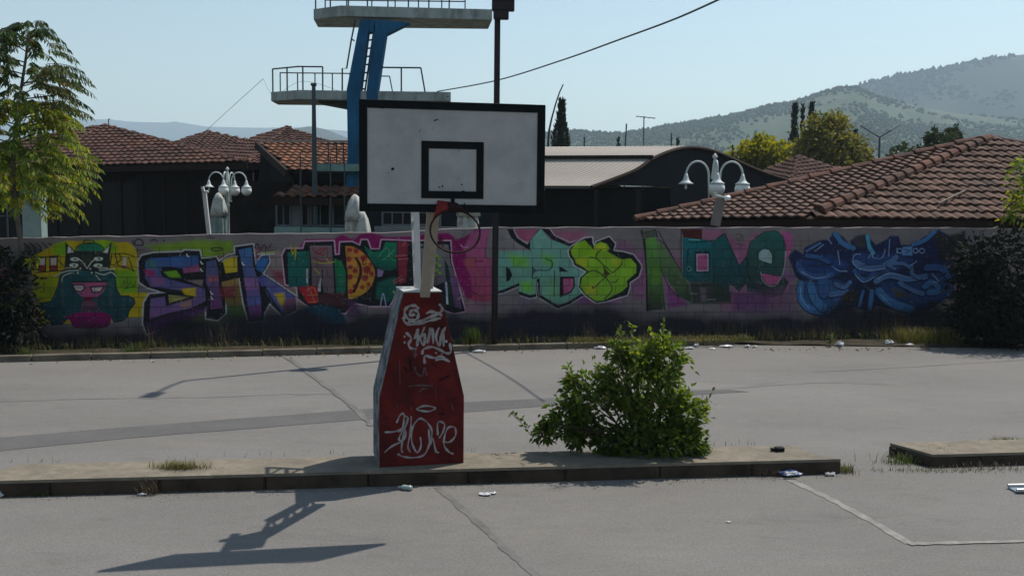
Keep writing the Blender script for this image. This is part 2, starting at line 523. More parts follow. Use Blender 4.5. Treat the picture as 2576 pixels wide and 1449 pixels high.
front += [Vector((K1.x, K1.y, 0)) + (Vector((KR.x, KR.y, 0)) - Vector((K1.x, K1.y, 0))) * (i / 20) for i in range(1, 21)]
rows = 6
V = []; F = []
for i, p in enumerate(front):
    u = (p - WP).dot(WD); q = wpt(u, 0, -.05); q.z = 0
    for r_ in range(rows):
        f = r_ / (rows - 1)
        zz = (.05 if i <= 40 else .05 - .035 * min(1, (i - 40) / 3)) + random.uniform(-.015, .02) * (1 if 0 < r_ else .3) + .03 * f
        if r_ == 0: zz = -.04
        pp = p.lerp(q, max(0, (r_ - 1) / (rows - 2))); V.append((pp.x, pp.y, zz))
for i in range(len(front) - 1):
    for r_ in range(rows - 1):
        F.append((i * rows + r_, (i + 1) * rows + r_, (i + 1) * rows + r_ + 1, i * rows + r_ + 1))
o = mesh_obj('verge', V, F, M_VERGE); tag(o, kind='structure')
# =================================================================== graffiti wall
# The painted mural is flat spray paint: it is drawn here as numbers and used as the blocks' colour.
U0, U1, ZT, PPM = -13.0, 14.5, 2.8, 150
MW, MH = int((U1 - U0) * PPM), int(ZT * PPM)
GAIN = 1.5
def pc(c):
    v = np.array(lin(c)); m_ = v.mean(); return np.clip((m_ + (v - m_) * 1.08) * GAIN, .002, .8)
mural = np.zeros((MH, MW, 3)) + pc((90, 83, 83))
def tex_noise(sc, seed, octs=4):
    r = np.random.default_rng(seed); acc = np.zeros((MH, MW)); amp = 1; tot = 0
    for o_ in range(octs):
        gh, gw = max(2, int(ZT * sc * 2 ** o_)) + 2, max(2, int((U1 - U0) * sc * 2 ** o_)) + 2
        g = r.random((gh, gw))
        yy = np.linspace(0, gh - 1.001, MH); xx = np.linspace(0, gw - 1.001, MW)
        y0 = yy.astype(int); x0 = xx.astype(int); fy = (yy - y0)[:, None]; fx = (xx - x0)[None, :]
        fy = fy * fy * (3 - 2 * fy); fx = fx * fx * (3 - 2 * fx)
        acc += amp * ((g[y0][:, x0] * (1 - fx) + g[y0][:, x0 + 1] * fx) * (1 - fy) + (g[y0 + 1][:, x0] * (1 - fx) + g[y0 + 1][:, x0 + 1] * fx) * fy)
        tot += amp; amp *= .5
    return acc / tot
NA = tex_noise(1.2, 3); NB = tex_noise(5, 5)
mural *= (0.78 + .44 * NA)[..., None]
# earthy, greener stains on bare render
def w2t(i, x, y):
    p = on_plane(*zpx(i, x, y), WP, WN)
    return ((p - WP).dot(WD) - U0) * PPM, p.z * PPM
def _box(P, pad):
    P = np.asarray(P)
    x0 = max(int(P[:, 0].min() - pad), 0); x1 = min(int(P[:, 0].max() + pad) + 2, MW)
    y0 = max(int(P[:, 1].min() - pad), 0); y1 = min(int(P[:, 1].max() + pad) + 2, MH)
    return x0, x1, y0, y1
def blend(x0, x1, y0, y1, a, c):
    if x1 <= x0 or y1 <= y0: return
    mural[y0:y1, x0:x1] = mural[y0:y1, x0:x1] * (1 - a[..., None]) + c * a[..., None]
def fill_t(P, c, alpha=1.0, soft=0.9, c2=None, axis='z'):
    P = np.asarray(P, float)
    x0, x1, y0, y1 = _box(P, soft * 2 + 1)
    if x1 <= x0 or y1 <= y0: return
    X, Y = np.meshgrid(np.arange(x0, x1) + .5, np.arange(y0, y1) + .5)
    ins = np.zeros(X.shape, bool); dist = np.full(X.shape, 1e9)
    n = len(P)
    for k in range(n):
        ax, ay = P[k]; bx, by = P[(k + 1) % n]
        if ay != by:
            cond = ((ay > Y) != (by > Y)) & (X < (bx - ax) * (Y - ay) / (by - ay) + ax)
            ins ^= cond
        dx, dy = bx - ax, by - ay; l2 = dx * dx + dy * dy + 1e-9
        t = np.clip(((X - ax) * dx + (Y - ay) * dy) / l2, 0, 1)
        dist = np.minimum(dist, np.hypot(X - ax - t * dx, Y - ay - t * dy))
    sd = np.where(ins, dist, -dist)
    a = np.clip(sd / (2 * soft) + .5, 0, 1) * alpha
    cc = pc(c)
    if c2 is not None:
        ylo, yhi = P[:, 1].min(), P[:, 1].max(); xlo, xhi = P[:, 0].min(), P[:, 0].max()
        f = ((Y - ylo) / max(yhi - ylo, 1)) if axis == 'z' else ((X - xlo) / max(xhi - xlo, 1))
        cc = pc(c2) * (1 - f[..., None]) + cc * f[..., None]
    tone = (.86 + .28 * NB[y0:y1, x0:x1])[..., None]
    blend(x0, x1, y0, y1, a, cc * tone)
def fill(i, pts, c, alpha=1.0, soft=0.9, c2=None, sm=False, axis='z'):
    if sm: pts = smooth_path(list(pts) + [pts[0]], 5)
    fill_t([w2t(i, *p) for p in pts], c, alpha, soft, c2, axis)
def stroke(i, pts, w, c, alpha=1.0, soft=0.8, sm=True, close=False):
    if close: pts = list(pts) + [pts[0]]
    if sm and len(pts) > 2: pts = smooth_path(pts, 5)
    P = np.asarray([w2t(i, *p) for p in pts], float)
    wt = w * 850 / 2576 * 2576 / 3259 / 119 * PPM / 2      # half width in texels
    x0, x1, y0, y1 = _box(P, wt + soft * 2 + 1)
    if x1 <= x0 or y1 <= y0: return
    X, Y = np.meshgrid(np.arange(x0, x1) + .5, np.arange(y0, y1) + .5)
    dist = np.full(X.shape, 1e9)
    for k in range(len(P) - 1):
        ax, ay = P[k]; bx, by = P[k + 1]; dx, dy = bx - ax, by - ay; l2 = dx * dx + dy * dy + 1e-9
        t = np.clip(((X - ax) * dx + (Y - ay) * dy) / l2, 0, 1)
        dist = np.minimum(dist, np.hypot(X - ax - t * dx, Y - ay - t * dy))
    a = np.clip((wt - dist) / (2 * soft) + .5, 0, 1) * alpha
    blend(x0, x1, y0, y1, a, pc(c))
def ell(i, cx, cy, rx, ry, c, alpha=1.0, soft=0.9, c2=None):
    fill(i, [(cx + rx * math.cos(t), cy + ry * math.sin(t)) for t in np.linspace(0, 2 * math.pi, 25)[:-1]], c, alpha, soft, c2)
def ring(i, cx, cy, rx, ry, w, c):
    stroke(i, [(cx + rx * math.cos(t), cy + ry * math.sin(t)) for t in np.linspace(0, 2 * math.pi, 21)], w, c, sm=False)
BK = (17, 17, 20); WH = (150, 148, 146); GREEN = (84, 122, 26); YEL = (138, 120, 18); TEAL = (22, 62, 62); PINK = (122, 58, 88); MAG = (98, 20, 66)
BLUE = (36, 66, 104); PUR = (92, 62, 98); OLV = (92, 92, 38)

# ---- older, overlapping layers of paint behind the pieces
r0 = np.random.default_rng(12)
for k in range(150):
    i_ = int(r0.integers(0, 4)); cx = r0.uniform(-50, 2600); cy = r0.uniform(330, 800); w_ = r0.uniform(60, 240); h_ = r0.uniform(40, 150)
    if i_ == 3 and cx > 1900: continue
    cc = [(112, 50, 84), (84, 40, 86), (60, 58, 96), (96, 92, 40), (118, 66, 92), (44, 70, 72), (100, 34, 66)][int(r0.integers(0, 7))]
    if i_ >= 2: cc = [(112, 50, 84), (96, 46, 92), (118, 66, 92), (70, 40, 80)][int(r0.integers(0, 4))]
    fill(i_, [(cx + w_ * r0.uniform(.6, 1) * math.cos(t), cy + h_ * r0.uniform(.6, 1) * math.sin(t)) for t in np.linspace(0, 6.28, 9)[:-1]], cc, float(r0.uniform(.25, .65)), 9)
for k in range(46):
    i_ = int(r0.integers(0, 4)); cx = r0.uniform(0, 2500); cy = r0.uniform(120, 900)
    if i_ == 3 and cx > 1900: continue
    stroke(i_, [(cx + r0.uniform(-70, 70), cy + r0.uniform(-40, 40)) for _ in range(int(r0.integers(3, 7)))], r0.uniform(5, 10), [(30, 26, 30), (150, 140, 140), (40, 20, 50)][int(r0.integers(0, 3))], .6)
# ---- woman in a cat mask
fill(0, [(200, 240), (330, 230), (420, 300), (400, 340), (220, 330)], BK, .55, 5)
for k in range(5): stroke(0, [(230 + 60 * k, 225), (270 + 60 * k, 260), (290 + 50 * k, 320)], 14, BK, .8)
fill(0, [(285, 360), (400, 310), (520, 235), (640, 200), (780, 205), (1000, 195), (1130, 215), (1240, 215), (1300, 270), (1330, 350), (1320, 480), (1335, 600), (1320, 700), (1440, 705), (1440, 770), (1385, 935), (1240, 940), (1100, 985), (900, 1010), (600, 1000), (480, 990), (350, 1040), (330, 880), (310, 760), (320, 600), (300, 480)], YEL)
fill(0, [(520, 235), (640, 205), (700, 330), (560, 350), (500, 300)], GREEN, .9, 5)
fill(0, [(860, 200), (1080, 200), (1150, 300), (1000, 330)], GREEN, .9, 6)
fill(0, [(1080, 480), (1320, 480), (1330, 690), (1170, 720), (1110, 620)], (76, 116, 28), .9, 6)
fill(0, [(320, 590), (560, 520), (560, 700), (480, 790), (330, 780)], (98, 112, 22), .8, 8)
HAIR = [(620, 480), (580, 540), (560, 640), (530, 720), (490, 790), (370, 805), (350, 838), (400, 865), (460, 872), (410, 905), (440, 945), (490, 970), (500, 1010), (600, 1000), (650, 950), (1080, 940), (1100, 985), (1180, 970), (1230, 930), (1240, 880), (1300, 800), (1290, 760), (1240, 735), (1160, 735), (1120, 660), (1110, 560), (1090, 490)]
stroke(0, HAIR, 14, BK, 1, close=True, sm=False)
fill(0, HAIR, (24, 60, 62), 1, c2=(26, 46, 54))
fill(0, [(640, 505), (1095, 505), (1080, 595), (690, 600)], (22, 56, 58))
for k in range(8):
    for xx in (600, 1065): ring(0, xx + 6 * (k % 2), 610 + 30 * k, 13, 11, 6, (60, 70, 66))
for k in range(8): stroke(0, [(560 + 75 * k, 840), (600 + 65 * k, 960)], 5, (40, 86, 86), .5)
ell(0, 865, 285, 125, 58, (26, 88, 66)); ring(0, 865, 285, 135, 64, 9, BK)
fill(0, [(630, 220), (725, 300), (1000, 300), (1078, 222), (1062, 340), (1062, 468), (1000, 495), (900, 500), (640, 475), (620, 455), (632, 330)], (27, 32, 27))
fill(0, [(660, 238), (650, 322), (712, 312)], WH); fill(0, [(1057, 245), (990, 312), (1037, 322)], WH)
stroke(0, [(630, 222), (722, 300)], 7, BK); stroke(0, [(1076, 222), (1000, 300)], 7, BK)
for cx, cy in ((722, 380), (950, 375), (712, 437), (945, 440)):
    ell(0, cx, cy, 44, 19, (158, 160, 150)); ell(0, cx + 4, cy, 15, 8, BK)
stroke(0, [(760, 378), (800, 410), (835, 462), (845, 462), (880, 410), (925, 376)], 9, (150, 150, 140))
for k in range(6): stroke(0, [(790 + 18 * k, 350), (800 + 14 * k, 400)], 4, (62, 78, 60), .8)
for pts in ([(760, 487), (640, 495), (520, 545)], [(700, 506), (612, 542), (596, 592)], [(960, 487), (1110, 470)], [(920, 506), (1000, 528), (1075, 506), (1125, 552)], [(925, 535), (965, 580)], [(640, 462), (740, 458)], [(950, 466), (1040, 462)]):
    stroke(0, pts, 8, (150, 150, 138))
for cx, cy in ((775, 468), (750, 512), (870, 472), (885, 510)): ell(0, cx, cy, 9, 9, WH)
fill(0, [(695, 602), (1038, 597), (1000, 690), (930, 748), (800, 750), (735, 690)], (126, 66, 92))
stroke(0, [(690, 600), (1040, 595)], 12, BK)
fill(0, [(698, 628), (800, 628), (818, 660), (780, 690), (728, 682)], (150, 138, 135)); stroke(0, [(698, 628), (800, 626), (820, 658), (782, 692), (728, 684)], 11, BK, close=True, sm=False)
fill(0, [(875, 645), (1004, 640), (965, 692), (895, 697)], (150, 138, 135)); stroke(0, [(872, 645), (1006, 638), (967, 694), (893, 699)], 11, BK, close=True, sm=False)
fill(0, [(795, 742), (905, 742), (882, 776), (815, 776)], (86, 20, 38)); stroke(0, [(780, 712), (800, 720)], 6, BK)
fill(0, [(800, 782), (920, 782), (955, 872), (780, 880)], (84, 52, 64)); fill(0, [(780, 880), (955, 880), (940, 830), (810, 830)], (58, 40, 48), .7)
fill(0, [(640, 935), (720, 900), (860, 890), (1000, 893), (1070, 930), (1060, 1000), (1000, 1035), (850, 1042), (720, 1032), (690, 990)], (104, 22, 72), c2=(78, 18, 58), sm=True); stroke(0, [(690, 990), (720, 1032), (850, 1044), (1000, 1037), (1060, 1000)], 7, (50, 10, 36))
for x0_, x1_ in ((375, 440), (480, 552)):
    fill(0, [(x0_, 362), (x1_, 362), (x1_, 490), (x0_, 490)], (104, 44, 36)); fill(0, [(x0_ + 8, 366), (x1_ - 6, 366), (x1_ - 8, 435), (x0_ + 8, 435)], (150, 140, 132))
    stroke(0, [(x0_, 360), (x1_, 360), (x1_, 492), (x0_, 492)], 9, BK, close=True, sm=False)
stroke(0, [(320, 398), (420, 362), (570, 345)], 10, BK); stroke(0, [(340, 510), (600, 488)], 10, BK); stroke(0, [(550, 380), (610, 440)], 8, BK); ring(0, 342, 437, 14, 12, 9, BK)
fill(0, [(1190, 362), (1225, 355), (1212, 470), (1180, 470)], (150, 140, 132)); fill(0, [(1180, 440), (1215, 440), (1212, 470), (1178, 470)], (104, 44, 36))
for pts in ([(1095, 330), (1200, 325), (1292, 352)], [(1070, 432), (1180, 450), (1300, 492)], [(1238, 362), (1265, 430), (1282, 492)], [(1110, 335), (1140, 440)], [(1080, 320), (1065, 430)], [(1150, 330), (1170, 380), (1110, 420)]): stroke(0, pts, 9, BK)
ring(0, 858, 213, 54, 16, 9, BK); ring(0, 420, 565, 32, 9, 7, BK)
for pts in ([(340, 620), (380, 660), (430, 610), (420, 680)], [(390, 700), (430, 690)], [(1180, 640), (1200, 590), (1220, 660), (1260, 600), (1290, 650), (1310, 590)], [(1190, 670), (1300, 640)]): stroke(0, pts, 8, (40, 46, 12), .8)
# loose tags on the bare render
for pts in ([(1280, 200), (1300, 240), (1380, 240), (1360, 190), (1310, 195), (1300, 240)], [(1330, 290), (1400, 295)], [(1455, 200), (1490, 190), (1520, 206)], [(1575, 195), (1585, 205)]): stroke(0, pts, 12, BK, .9)

# ---- first word, blue and mauve letters
fill(0, [(1400, 250), (1560, 230), (1700, 215), (1900, 190), (2250, 205), (2265, 300), (2100, 360), (1950, 375), (1760, 300), (1500, 312)], (84, 106, 30), .95, 7)
fill(0, [(1330, 290), (1480, 270), (1480, 310), (1360, 350)], (84, 76, 70), .8, 6)
fill(0, [(1440, 800), (1990, 780), (2350, 780), (2400, 960), (2360, 1040), (1900, 1050), (1700, 1060)], (60, 58, 30), .9, 9)
fill(0, [(2130, 860), (2360, 830), (2370, 980), (2180, 1000)], (40, 70, 24), .8, 8)
S_B = [(1335, 400), (1370, 345), (1480, 320), (1760, 310), (1780, 295), (1925, 300), (1940, 375), (2085, 362), (2110, 405), (2200, 342), (2270, 330), (2265, 262), (2440, 238), (2462, 440), (2520, 352), (2590, 340), (2600, 405), (2532, 520), (2850, 735), (2860, 870), (2730, 930), (2600, 800), (2545, 900), (2545, 965), (2400, 985), (2350, 800), (2310, 560), (2170, 600), (2175, 900), (2100, 965), (1990, 950), (1990, 850), (1640, 1010), (1420, 1100), (1380, 1000), (1390, 800), (1440, 715), (1600, 705), (1420, 650), (1345, 600)]
stroke(0, S_B, 26, (140, 138, 138), .95, close=True, sm=False)
fill(0, S_B, BK)
fill(0, [(1400, 430), (1430, 372), (1760, 345), (1915, 345), (1915, 430), (1760, 470), (1640, 452), (1560, 452), (1548, 500), (1560, 545), (1700, 590), (1975, 662), (1985, 780), (1840, 850), (1600, 905), (1440, 960), (1452, 760), (1590, 735), (1602, 830), (1860, 760), (1880, 700), (1450, 640), (1400, 560)], BLUE, c2=(96, 66, 100))
fill(0, [(1385, 480), (1480, 480), (1500, 540), (1420, 550)], (112, 26, 66), .9, 4)
fill(0, [(1450, 560), (1560, 550), (1600, 610), (1470, 640)], (104, 66, 100), .9, 4)
fill(0, [(1410, 400), (1500, 385), (1510, 470), (1420, 470)], (50, 84, 78), .9, 5)
fill(0, [(1760, 470), (1915, 430), (1935, 505), (1770, 520)], (112, 60, 88)); stroke(0, [(1760, 525), (1940, 505)], 16, BK)
fill(0, [(1740, 665), (1890, 650), (1885, 750), (1800, 740)], (146, 122, 26), .95, 3)
fill(0, [(1750, 800), (1850, 770), (1840, 840), (1740, 850)], (128, 96, 60), .7, 6)
fill(0, [(1575, 500), (1700, 487), (1755, 560), (1640, 560)], (80, 118, 34)); stroke(0, [(1560, 485), (1700, 470), (1760, 490), (1755, 570), (1640, 570), (1565, 530)], 15, BK, close=True, sm=False)
fill(0, [(1622, 722), (1845, 742), (1632, 802)], (112, 104, 62)); stroke(0, [(1612, 705), (1870, 742), (1625, 815)], 13, BK, close=True, sm=False)
fill(0, [(1780, 585), (1960, 575), (1950, 640)], (100, 86, 84)); stroke(0, [(1770, 580), (1965, 650)], 10, BK)
fill(0, [(1400, 1000), (1600, 930), (1990, 830), (1995, 880), (1720, 1020), (1440, 1095)], (52, 26, 58), .95, 5)
fill(0, [(1990, 405), (2080, 385), (2105, 480), (2115, 650), (2150, 850), (2030, 862), (2030, 700), (1985, 600)], (52, 62, 88), c2=(84, 44, 78))
fill(0, [(2000, 540), (2100, 540), (2110, 590), (2010, 600)], (116, 66, 74), .9)
fill(0, [(2150, 400), (2205, 365), (2285, 360), (2290, 500), (2175, 515)], (140, 122, 40)); stroke(0, [(2140, 405), (2205, 358), (2290, 352)], 7, (150, 146, 140))
fill(0, [(2135, 600), (2300, 560), (2330, 820), (2180, 820)], (112, 88, 52), c2=(72, 62, 36)); fill(0, [(2120, 650), (2290, 640), (2260, 760), (2130, 750)], (84, 26, 36), .85, 7)
fill(0, [(2300, 290), (2425, 262), (2445, 450), (2480, 560), (2500, 650), (2525, 900), (2510, 955), (2410, 960), (2375, 700), (2345, 480)], (44, 80, 112), c2=(94, 50, 96))
fill(0, [(2350, 560), (2490, 550), (2500, 660), (2372, 670)], (106, 76, 110), .9, 3); stroke(0, [(2375, 668), (2500, 655)], 7, (122, 62, 100))
fill(0, [(2385, 740), (2510, 730), (2516, 810), (2392, 830)], (56, 70, 112), .8, 4)
fill(0, [(2470, 400), (2525, 362), (2585, 352), (2590, 400), (2530, 505), (2475, 480)], (42, 76, 116)); fill(0, [(2490, 560), (2530, 525), (2600, 580), (2600, 660), (2520, 640)], (60, 64, 110))
fill(0, [(2530, 525), (2850, 745), (2840, 850), (2730, 915), (2650, 820), (2560, 690)], (66, 66, 108), axis='x', c2=(70, 70, 110)); fill(0, [(2640, 710), (2740, 700), (2760, 790), (2720, 850)], (138, 118, 40), .95, 4); fill(0, [(2740, 770), (2850, 750), (2840, 850), (2730, 910)], (88, 52, 66), .9, 4)
stroke(0, [(2552, 640), (2640, 790), (2700, 880), (2720, 910)], 15, BK)
for cx, cy in ((1800, 330), (2335, 410), (1935, 400), (1935, 470), (2030, 690), (2035, 740)): stroke(0, [(cx, cy), (cx + 10, cy + 22), (cx + 22, cy + 24)], 9, (166, 166, 164))
ring(0, 2090, 283, 54, 16, 9, BK)
# scribbles between the words
for pts in ([(30, 270), (60, 230), (90, 290), (120, 240), (160, 280), (190, 235)], [(70, 300), (240, 290)]): stroke(1, pts, 11, BK, .8)
fill(1, [(40, 300), (250, 290), (300, 340), (300, 560), (180, 470), (190, 350)], (112, 98, 96), .6, 6); stroke(1, [(90, 318), (230, 312)], 7, (120, 150, 60)); stroke(1, [(60, 330), (220, 330)], 7, (160, 160, 150))
fill(1, [(190, 480), (330, 500), (330, 620), (250, 580)], (96, 34, 44), .8, 8)

# ---- second word on magenta
fill(1, [(470, 250), (520, 185), (800, 180), (880, 140), (960, 180), (1060, 135), (1160, 125), (1300, 165), (1500, 160), (1780, 130), (1900, 125), (1990, 190), (2120, 130), (2150, 90), (2290, 95), (2270, 250), (2260, 350), (2312, 390), (2312, 780), (2080, 760), (1950, 500), (1200, 600), (700, 500)], MAG, 1, 3)
fill(1, [(2130, 110), (2290, 95), (2262, 250), (2255, 350), (2312, 390), (2312, 790), (2130, 780), (2120, 560), (2060, 420), (2070, 330), (2040, 280)], (124, 66, 96), c2=(116, 48, 66), soft=3)
fill(1, [(2060, 380), (2160, 360), (2150, 470), (2080, 480)], (120, 60, 52), .7, 8)
fill(1, [(1010, 170), (1050, 130), (980, 190)], (110, 100, 98), .8, 4)
L_B = [(300, 345), (330, 280), (500, 280), (520, 212), (795, 205), (805, 340), (852, 335), (856, 218), (970, 213), (1050, 250), (1062, 195), (1118, 195), (1150, 285), (1240, 285), (1255, 195), (1420, 200), (1500, 205), (1920, 205), (1928, 400), (2062, 880), (1950, 900), (1740, 820), (1500, 760), (1400, 700), (1330, 830), (1150, 830), (1000, 800), (900, 900), (560, 840), (450, 760), (440, 650), (330, 620)]
stroke(1, L_B, 24, (156, 122, 140), .95, close=True, sm=False)
fill(1, L_B, BK)
fill(1, [(350, 312), (560, 300), (565, 430), (552, 640), (360, 650)], (20, 72, 62), c2=(18, 60, 60)); stroke(1, [(380, 240), (400, 330), (430, 260), (420, 380)], 10, (130, 120, 30))
fill(1, [(528, 470), (548, 470), (545, 605), (530, 610)], (140, 140, 144))
fill(1, [(562, 250), (775, 248), (790, 480), (800, 720), (700, 700), (670, 560), (650, 690), (585, 650), (582, 450)], (96, 78, 82), c2=(74, 62, 66))
for pts in ([(590, 270), (640, 330), (720, 270), (620, 310), (700, 340)], [(600, 360), (680, 400), (760, 370)]): stroke(1, pts, 12, (110, 30, 36), .8)
for pts in ([(600, 400), (700, 420), (820, 400)], [(720, 370), (760, 420)], [(610, 470), (660, 520)]): stroke(1, pts, 11, (124, 118, 40), .9)
fill(1, [(645, 640), (672, 550), (668, 690), (640, 690)], (140, 140, 144)); stroke(1, [(685, 480), (690, 560)], 12, BK)
fill(1, [(800, 372), (870, 400), (910, 500), (906, 712), (822, 720)], (26, 92, 56), c2=(20, 66, 52))
PZ = [(897, 245), (985, 252), (1080, 310), (1170, 420), (1200, 520), (1162, 640), (1080, 722), (965, 770), (928, 760), (918, 500)]
fill(1, PZ, (146, 92, 46), c2=(140, 106, 42)); 
for cx, cy, r_ in ((950, 290, 22), (1010, 300, 26), (940, 380, 26), (1085, 370, 32), (955, 455, 24), (1000, 490, 24), (1115, 480, 38), (950, 550, 28), (1160, 520, 22), (1095, 560, 32), (1000, 640, 26), (1070, 650, 22), (960, 690, 28), (1130, 620, 20), (1150, 430, 20)): ell(1, cx, cy, r_, r_, (112, 40, 38))
stroke(1, [(1010, 370), (1048, 440), (1052, 530), (1020, 620), (990, 690)], 26, (34, 14, 12)); stroke(1, [(1080, 370), (1075, 430), (1110, 420)], 9, (34, 14, 12)); stroke(1, PZ, 14, BK, close=True)
fill(1, [(1085, 250), (1180, 312), (1262, 292), (1292, 215), (1402, 220), (1402, 465), (1340, 490), (1270, 480), (1200, 450), (1130, 350)], (22, 86, 62), c2=(18, 66, 58))
for pts in ([(1220, 370), (1300, 270), (1330, 330), (1260, 390)], [(1290, 380), (1380, 290)], [(1310, 340), (1390, 400)]): stroke(1, pts, 7, (70, 130, 90), .8)
fill(1, [(1215, 470), (1275, 490), (1260, 545), (1215, 555)], (118, 96, 124)); fill(1, [(1210, 610), (1390, 540), (1400, 700), (1330, 790), (1200, 760)], (18, 66, 56), .95, 3)
stroke(1, [(1245, 830), (1270, 710), (1300, 830)], 9, (128, 128, 150)); stroke(1, [(1370, 690), (1410, 740)], 12, (146, 134, 56)); stroke(1, [(1410, 680), (1375, 745)], 12, (146, 134, 56))
fill(1, [(1412, 205), (1515, 222), (1495, 600), (1425, 620), (1412, 400)], (98, 32, 46)); 
for pts in ([(1390, 350), (1500, 340)], [(1420, 380), (1510, 372)], [(1370, 590), (1450, 540)], [(1380, 610), (1450, 570)], [(1460, 250), (1500, 190)]): stroke(1, pts, 11, (130, 74, 66), .9)
fill(1, [(1600, 230), (1900, 240), (1920, 420), (1965, 540), (2020, 830), (1900, 820), (1860, 600), (1740, 650), (1600, 700)], (92, 88, 88), c2=(56, 46, 62))
for k in range(10): ell(1, 1760 + (k % 3) * 28, 320 + 24 * k, 16, 14, (86, 124, 26), .9)
fill(1, [(1860, 380), (1900, 440), (1960, 840), (1900, 830)], (22, 34, 30)); fill(1, [(1872, 600), (1886, 600), (1900, 815), (1880, 812)], (150, 150, 160))
fill(1, [(1910, 520), (1990, 560), (2030, 860), (1970, 840)], (86, 56, 90), .9)
for pts in ([(1780, 160), (1800, 220), (1830, 160), (1820, 240), (1850, 180)], [(1770, 250), (1800, 240), (1820, 275), (1850, 250)]): stroke(1, pts, 13, (46, 10, 10))
for pts in ([(2020, 240), (2050, 270), (2090, 260)], [(2160, 400), (2235, 398)], [(2125, 700), (2190, 715)]): stroke(1, pts, 10, (150, 110, 130) if pts[0][0] < 2100 else (70, 14, 40))
fill(1, [(448, 650), (560, 632), (640, 640), (648, 800), (545, 810)], (120, 32, 36)); 
for pts in ([(530, 680), (600, 650), (640, 780), (560, 790)], [(560, 660), (610, 790)], [(530, 730), (640, 720)]): stroke(1, pts, 7, (150, 92, 60), .9)
fill(1, [(640, 720), (900, 700), (905, 850), (660, 800)], (58, 30, 34), .9, 4)
ell(1, 665, 985, 250, 170, (18, 46, 58), 1, 5); fill(1, [(920, 770), (1000, 780), (1080, 910), (930, 960)], (58, 34, 60), .9, 8)
for pts in ([(430, 830), (500, 795)], [(440, 855), (505, 820)], [(2010, 745), (2050, 710)], [(1990, 760), (2060, 760)]): stroke(1, pts, 9, (130, 112, 100), .8)
stroke(1, [(2070, 110), (2040, 150), (2100, 190), (2170, 110)], 5, (60, 20, 44), .6)

# ---- mint letters and the lime flower-like letter
fill(2, [(-60, 90), (60, 90), (110, 190), (270, 300), (60, 310), (-60, 320)], (104, 100, 98), .8, 4)
fill(2, [(-60, 300), (60, 298), (272, 292), (255, 230), (345, 98), (372, 90), (450, 190), (640, 240), (660, 350), (690, 420), (780, 480), (800, 500), (760, 560), (740, 650), (780, 705), (550, 830), (360, 722), (352, 560), (330, 705), (260, 732), (160, 692), (152, 612), (0, 672), (-60, 685)], (88, 124, 112), c2=(78, 112, 98))
for pp, cc in (([(60, 330), (240, 360), (250, 460), (100, 450)], (88, 138, 44)), ([(170, 600), (280, 590), (290, 700), (190, 690)], (88, 138, 44)), ([(370, 330), (500, 350), (480, 450), (390, 420)], (84, 132, 60)), ([(430, 560), (540, 600), (520, 760), (420, 720)], (84, 120, 84))): fill(2, pp, cc, .85, 9)
for pts in ([(290, 462), (325, 490), (350, 485), (440, 485), (480, 440), (470, 400), (415, 375)], [(500, 490), (495, 740)], [(352, 560), (358, 715)], [(285, 455), (290, 560), (330, 555)]): stroke(2, pts, 9, BK)
fill(2, [(30, 450), (68, 470), (92, 530), (70, 580), (35, 600)], BK); fill(2, [(290, 455), (318, 490), (292, 530)], BK); fill(2, [(545, 442), (635, 500), (545, 500)], BK)
fill(2, [(550, 548), (692, 548), (698, 640), (660, 702), (550, 747)], BK); fill(2, [(582, 566), (680, 566), (682, 640), (650, 690), (586, 716)], (126, 64, 92))
for pts in ([(-60, 700), (10, 685), (150, 625)], [(165, 705), (260, 738), (330, 725), (340, 580)], [(362, 735), (530, 838), (640, 800), (775, 715)]): stroke(2, pts, 26, BK, 1, sm=False); stroke(2, [(a - 4, b + 24) for a, b in pts], 8, (140, 140, 140), .8, sm=False)
fill(2, [(40, 88), (104, 88), (135, 172), (236, 242), (272, 298), (150, 230), (80, 170)], BK); fill(2, [(345, 92), (352, 100), (270, 190), (262, 292), (236, 242)], BK)
fill(2, [(370, 85), (462, 92), (492, 150), (640, 228), (800, 172), (700, 240), (640, 254), (480, 192)], BK)
fill(2, [(106, 92), (338, 92), (244, 215), (152, 170)], (122, 64, 84)); stroke(2, [(104, 90), (150, 172), (240, 225)], 7, (156, 140, 146)); stroke(2, [(456, 88), (498, 148), (660, 220), (800, 162)], 8, (160, 146, 152), sm=False)
fill(2, [(480, 95), (800, 110), (840, 165), (660, 210), (505, 142)], (112, 66, 84), .85, 9, c2=(126, 62, 92))
fill(2, [(1040, 190), (1230, 220), (1390, 420), (1390, 760), (1250, 770), (1230, 620), (1350, 450), (1100, 290)], (96, 60, 84), .8, 10)
SB = [(635, 300), (660, 260), (790, 178), (862, 168), (868, 228), (885, 262), (900, 215), (970, 185), (1028, 165), (1085, 230), (1068, 298), (1160, 310), (1262, 338), (1342, 445), (1312, 545), (1222, 605), (1225, 650), (1200, 725), (1000, 785), (900, 800), (800, 730), (735, 650), (745, 560), (810, 500), (690, 435), (676, 390), (645, 350)]
stroke(2, SB, 22, (150, 146, 146), .9, close=True, sm=False); fill(2, SB, BK)
fill(2, [(655, 290), (700, 235), (790, 195), (830, 235), (880, 292), (882, 245), (940, 212), (1000, 230), (1035, 280), (1000, 300), (1150, 385), (1230, 368), (1288, 430), (1288, 510), (1195, 590), (1205, 640), (1150, 690), (980, 775), (900, 785), (800, 715), (748, 640), (765, 560), (830, 500), (780, 456), (705, 415), (700, 385), (665, 340)], (104, 136, 32), c2=(92, 126, 40))
for pp in ([(705, 385), (800, 370), (790, 450), (720, 415)], [(1040, 370), (1140, 390), (1100, 450)], [(800, 640), (900, 620), (880, 740), (810, 700)], [(895, 245), (1000, 245), (1000, 290), (890, 285)]): fill(2, pp, (150, 138, 44), .7, 8)
